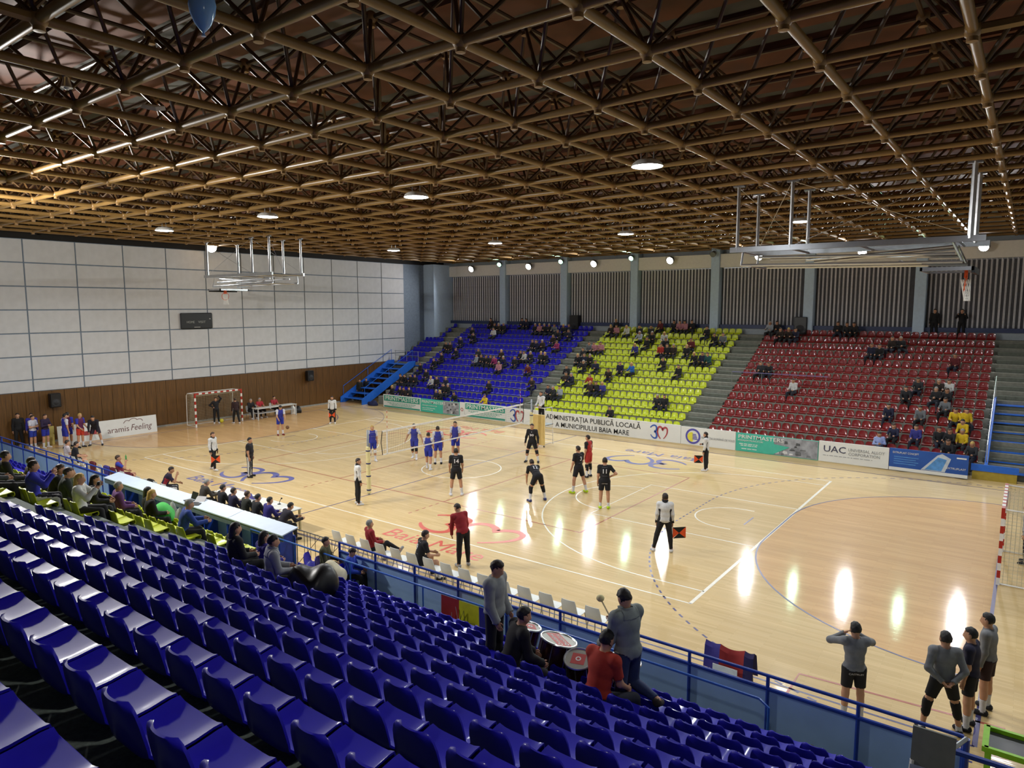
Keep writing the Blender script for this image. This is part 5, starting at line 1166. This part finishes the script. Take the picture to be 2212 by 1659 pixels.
for i, (y, c, hr, lb) in enumerate(((2.45, '#18181a', 'g', 'white-haired man in black at the left end of the wall table'), (3.1, '#a82430', 'g', 'man in a red shirt in the middle of the wall table'), (4.2, '#9a2230', 'd', 'man in a dark red shirt at the right of the wall table'))):
    chair(-20.7, y, -PI/2, 'white chair of the %s person from the left at the wall table' % ordn[i].replace('front', 'first'), 'chairs at the wall table')
    person(lb, (-20.52, y, 0), 0, h=1.76, up=(0, .1, 1), top=c, sleeve='long' if i == 0 else 'short', bottom='#17171c', pants='trousers', arms=DESK, seat=.445, legs=SIT, hair=hr)
# spectators of the near stand; seats are rows of the terrace
def sits(label, x, k, face, dy=0, dx=0, **kw):
    y, z = near_row(k); z -= .05; a = dict(h=1.74, legs=((.14, 1, -.08), (.03, .2, -1)), arms=LAP, sleeve='long', pants='trousers', shoes='#1a1a1c', bulk=1.5, vox=.02, seat=.40); a.update(kw)
    return person(label, (x+dx, y-.2+dy, z-.385), face, **a)
sits('spectator in a bright blue jacket at the left edge', 3.9, 6, 70, top='#2a2ea8', bottom='#16161e', stripe='#c8c8c8', arms=PHOTO, hair='d'); sits('spectator in grey at the left edge, nearest the camera', 3.75, 7, 80, top='#3a3c3e', bottom='#1a1a1c')
sits('spectator in black beyond the bright blue jacket at the left edge', 2.3, 6, 85, top='#161618', bottom='#161618', hair='k'); sits('spectator in pale grey cut by the left edge of the picture', 2.6, 7, 85, top='#8a8a88', bottom='#1c1c1e', hair='b'); sits('spectator in dark brown beyond the bright blue jacket', 1.5, 5, 80, top='#2a211c', bottom='#161618')
sits('spectator in black leaning forward right of the bright blue jacket', 2.7, 5, 70, up=(0, .3, 1), top='#17181a', bottom='#16161a', hair='b'); sits('spectator in dark green with a white arm band', 3.3, 5, 75, up=(0, .2, 1), top='#18211a', bottom='#1c1416', hair='d'); sits('spectator in olive green left of the blonde photographer', 1.7, 4, 70, top='#3a4a2a', bottom='#1c1c1c')
o, g = sits('blonde spectator in a white pullover taking a photograph', 4.2, 5, 55, top='#c9cac4', bottom='#1a1a1c', arms=PHOTO, hair='y', longhair=True, vox=.018); MB().bbox(-.06, .06, -.03, .03, -.04, .04, .01).build('camera', m_black, loc=held(o, g, 'R', '', None)+Vector((.0, .02, .04)), rot=(0, 0, -.6), label='black camera held by the blonde spectator', cat='camera')
sits('dark-haired spectator in a black coat beside the blonde photographer', 2.8, 4, 60, up=(0, .2, 1), top='#141416', bottom='#2a2c30', longhair=True, hair='k'); sits('grey-haired spectator in a purple coat at the left of the press desk', 2.5, 3, 75, top='#5a2f68', bottom='#18181a', hair='g', fat=1.1)
sits('dark-haired spectator in a black coat left of the second blonde', .8, 1, 75, h=1.8, top='#141416', bottom='#141416', hair='k', longhair=True); sits('blonde spectator in black behind the press desk', 2.45, 2, 75, up=(0, .15, 1), top='#121214', bottom='#141416', hair='y', longhair=True)
sits('grey-haired man in a blue jacket in the aisle seats below the laptop', 4.1, 2, 72, up=(0, .3, 1), h=1.8, top='#24408e', bottom='#141416', arms=DESK, hair='g', vox=.018)
sits('spectator with long dark hair in a black padded coat, left of the three', 8.9, 4, 80, top='#121214', bottom='#121214', hair='k', longhair=True, vox=.018); sits('spectator in violet between two women in the near stand', 8.65, 3, 80, h=1.66, top='#2c2480', bottom='#15151a', hair='k', longhair=True); sits('dark-haired woman in a grey and black hoodie in the near stand', 10.05, 4, 65, top='#8a8c90', bottom='#151518', hair='k', hood=True, sleevecol=None, vox=.018, scarf='#16161a')
near_seat = dict(seat=.33, legs=((.1, 1, -.02), (.03, .2, -1)), sleeve='long', pants='trousers', shoes='#1a1a1c', bulk=1.5, vox=.018)
for i, x in enumerate((6.3, 6.75, 7.2, 7.65)): obj('blue_seat', seat['b'], loc=(x, -12.62, .80), rot=(0, 0, -PI/3), label='low blue seat inside the parapet by the gate, %s from the gate' % ('first', 'second', 'third', 'fourth')[i], cat='stadium seat', group='low blue seats by the gate')
person('spectator in an olive parka sitting by the metal gate', (6.55, -12.72, .45), 35, h=1.7, top='#4a4a30', bottom='#1a1a1c', hair='k', arms=LAP, **near_seat); person('boy in a blue jacket sitting by the parapet looking down', (7.42, -12.72, .45), 30, h=1.55, up=(0, .2, 1), head=(-.2, -.5), top='#2340b0', bottom='#1c1c20', hair='d', arms=LAP, **dict(near_seat, sleevecol=None))
# drummers
person('boy in a loose grey pullover standing by the flag', (14.08, -15.42, 1.75), 10, h=1.84, top='#8b9090', sleeve='long', bottom='#15151a', pants='trousers', shoes='#1a1a1c', bulk=2.2, hair='d', eyes=True, head=(-.25, -.35), arms=((.08, .05, -1), (.0, .45, -.85)), vox=.015)
y0, z0 = near_row(0)
person('drummer in black sitting with his back to the camera', (14.68, -15.82, 1.75), 55, h=1.86, seat=.45, up=(0, .3, .96), top='#131215', sleeve='long', bottom='#17161c', pants='trousers', shoes='#141416', bulk=1.8, arms=FRONT, legs=((.45, .9, -.15), (.05, .15, -1)), hair='k', vox=.015)
person('drummer in an orange red shirt sitting with his back to the camera', (16.1, -15.82, 1.75), 80, h=1.92, seat=.45, up=(0, .25, .97), top='#a8301e', sleeve='short', bottom='#1e2230', pants='trousers', shoes='#141416', arms=FRONT, legs=((.4, .9, -.15), (.05, .15, -1)), hair='k', vox=.015, bulk=1.4)
o, g = person('bearded drummer in a grey hoodie standing with one knee on the seats', (16.5, -15.42, 1.75), 160, h=1.9, top='#7d8684', sleeve='long', bottom='#27365c', pants='trousers', shoes='#2a2018', bulk=1.9, hood=True, hair='k', eyes=True, up=(0, .1, 1), head=(.15, -.5), arms={'L': FRONT, 'R': ((.12, .3, -1), (-.25, .85, .1))}, legs={'L': STAND, 'R': ((.1, .1, -1), (.05, -.95, -.12))}, vox=.015)
p = held(o, g, 'R', '', None); ml = empty('drum_mallet', p, label='cream felt drum mallet held by the drummer in the hoodie', cat='mallet'); MB().tube([(.05,-.05,-.02),(-.25,.16,.14)], .012, 6).build('handle', m_tl, ml); MB().ball((-.28,.18,.16), (.06,.06,.05)).build('head', m_pad, ml, True)

# ------------------------------------------------------------------ spectators of the far stand (small: shared low meshes with coloured slots)
FAR = """b8.1:k b8.2 b7.5 b9.3 b11.3 b10.5 b11.8:w b13.5 b12.7 b12.8 b12.9 b13.12 b13.13 b12.16 b12.17:p b12.18 b12.19 b12.20:g b11.22 b12.22 b12.23 b11.24 b9.19 b9.20 b9.21 b10.22 b9.24:m b5.3 b6.3 b6.11:l b6.12 b6.13 b6.14 b6.15:m b5.17:p b7.10 b7.15 b6.17 b6.19 b7.19 b7.20:w b7.21 b7.23 b7.24 b4.1 b3.4 b5.23:t b3.26 b2.0 b2.1 b2.2 b2.3 b2.7:w b2.8 b2.10 b0.1 b0.3 b0.4 b0.5 b0.11 b0.12 b1.11 b1.12 b0.15 b2.19 b0.21:y y12.1 y13.1 y12.4:w y12.2:p y12.6 y12.8 y13.9:t y13.11 y13.12:p y13.13:p y13.14 y12.17 y11.7:l y11.9 y11.11:w y9.8:v y10.9 y10.12 y9.0:g y9.1:p y9.2:p y8.0 y9.12:r y9.13 y9.14 y9.16 y10.16:t y11.19 y11.20:g y7.0 y7.1 y7.2 y7.14 y8.18 y8.19 y8.20:e y5.0 y6.2 y6.4 y6.8 y6.10:u y5.7 y6.17 y4.1 y4.2 y4.5:r y2.0 y2.1 y2.2:l y3.6 y3.7 y3.8:v y2.17 y2.18 y0.12 r13.0:l r13.1 r12.2 r12.3 r12.4 r13.9 r13.10 r13.11 r7.2 r7.3 r5.7:w r10.14 r10.15 r11.16 r11.17 r9.23:t r5.19 r6.20 r6.22 r5.22 r6.23:w r5.23 r4.23:g r3.18 r3.21:g r3.24:y r3.25:y r2.25:y r1.25:y r1.23 r1.24 r1.19:n r1.21:v r0.18:s r0.24 r0.26"""
poses = [dict(arms=LAP, legs=SIT), dict(arms=LAP, legs=SIT, up=(0, .3, 1)), dict(arms=CROSS, legs=((.25, 1, -.08), (.05, .2, -1)), up=(.08, -.05, 1)), dict(arms=DESK, legs=SIT, up=(-.05, .2, 1), longhair=True)]
meshes = []
for ps in poses:
    g = figure(h=1.7, seat=.40, vox=.034, hands=False, **ps); tg, t, lh = g['tag'], g['t'], g['lh']; st = np.char.startswith
    mi = np.zeros(len(tg), int); mi[np.isin(tg, ('belly', 'chest')) | st(tg, 'uarm') | st(tg, 'farm')] = 1; mi[(tg == 'pelvis') | st(tg, 'thigh') | st(tg, 'shin')] = 2; mi[st(tg, 'foot')] = 3; mi[(tg == 'hair') | ((tg == 'head') & ((lh[:, 2] > .05) | ((lh[:, 1] < -.01) & (lh[:, 2] > -.05))))] = 4
    N = vnormals(g['V'], g['F']); me = mesh_np('person', g['V']+N*.014, g['F'])
    for mm in (SKIN, m_black, m_black, m_black, HAIR['d']): me.materials.append(mm)
    me.polygons.foreach_set('material_index', mi.tolist()); meshes.append(me)
pal = {'': ('black', '#17171a'), '1': ('charcoal', '#26272a'), '2': ('dark navy', '#1a1c34'), '3': ('dark brown', '#2a1f1a'), 'k': ('black', '#121214'), 'w': ('white', '#b8b8b4'), 'g': ('grey', '#63676a'), 'p': ('pink', '#a8727a'), 'm': ('magenta', '#8a2a5a'), 'l': ('light grey', '#8e949c'), 't': ('dark red', '#5a1a1e'), 'y': ('yellow', '#c8a818'), 'v': ('violet', '#30307a'), 'r': ('red', '#9a2a22'), 'u': ('bright blue', '#1f5aa8'), 'e': ('teal', '#1c4a48'), 's': ('pale blue', '#8f9cc8'), 'n': ('navy and white', '#1c1f3a')}
blocks = {'b': (-18.2, .447, 'blue'), 'y': (-4.77, .45, 'yellow'), 'r': (6.74, .4485, 'red')}
skins = [SKIN, SKIN2]; hs = ['k', 'd', 'b', 'd', 'k', 'g', 'y']
for n, e in enumerate(FAR.split()):
    e, _, c = e.partition(':'); b = e[0]; i, k = map(int, e[1:].split('.')); x0, w, bn = blocks[b]
    if not c: c = random.choice(['', '', '1', '2', '3', ''])
    y, z = far_row(i); nm, hx = pal[c]
    o = obj('person', meshes[random.randrange(4)], loc=(x0+w/2+w*k, y+.2, z-.385), rot=(0, 0, PI+random.uniform(-.35, .35)), label='spectator in %s, far %s block, %s row up, %s seat from left' % (nm, bn, words[i], words[k]), cat='person', group='spectators in the far stand')
    for s_, mt in ((0, random.choice(skins)), (1, cloth(hx)), (2, cloth(random.choice(['#17171a', '#1c2030', '#26282c', '#20242e']))), (3, m_black), (4, HAIR[random.choice(hs)])):
        o.material_slots[s_].link = 'OBJECT'; o.material_slots[s_].material = mt
for x, lb in ((15.9, 'dark figure standing at the windows above the red seats, left one'), (17.2, 'dark figure standing at the windows above the red seats, arms raised')):
    person(lb, (x, 22.62, 5.48), -90, h=1.72, top='#101012', sleeve='long', bottom='#101012', pants='trousers', shoes='#101012', hair='k', hands=False, arms=HANG if x < 16 else PHOTO, vox=.03)
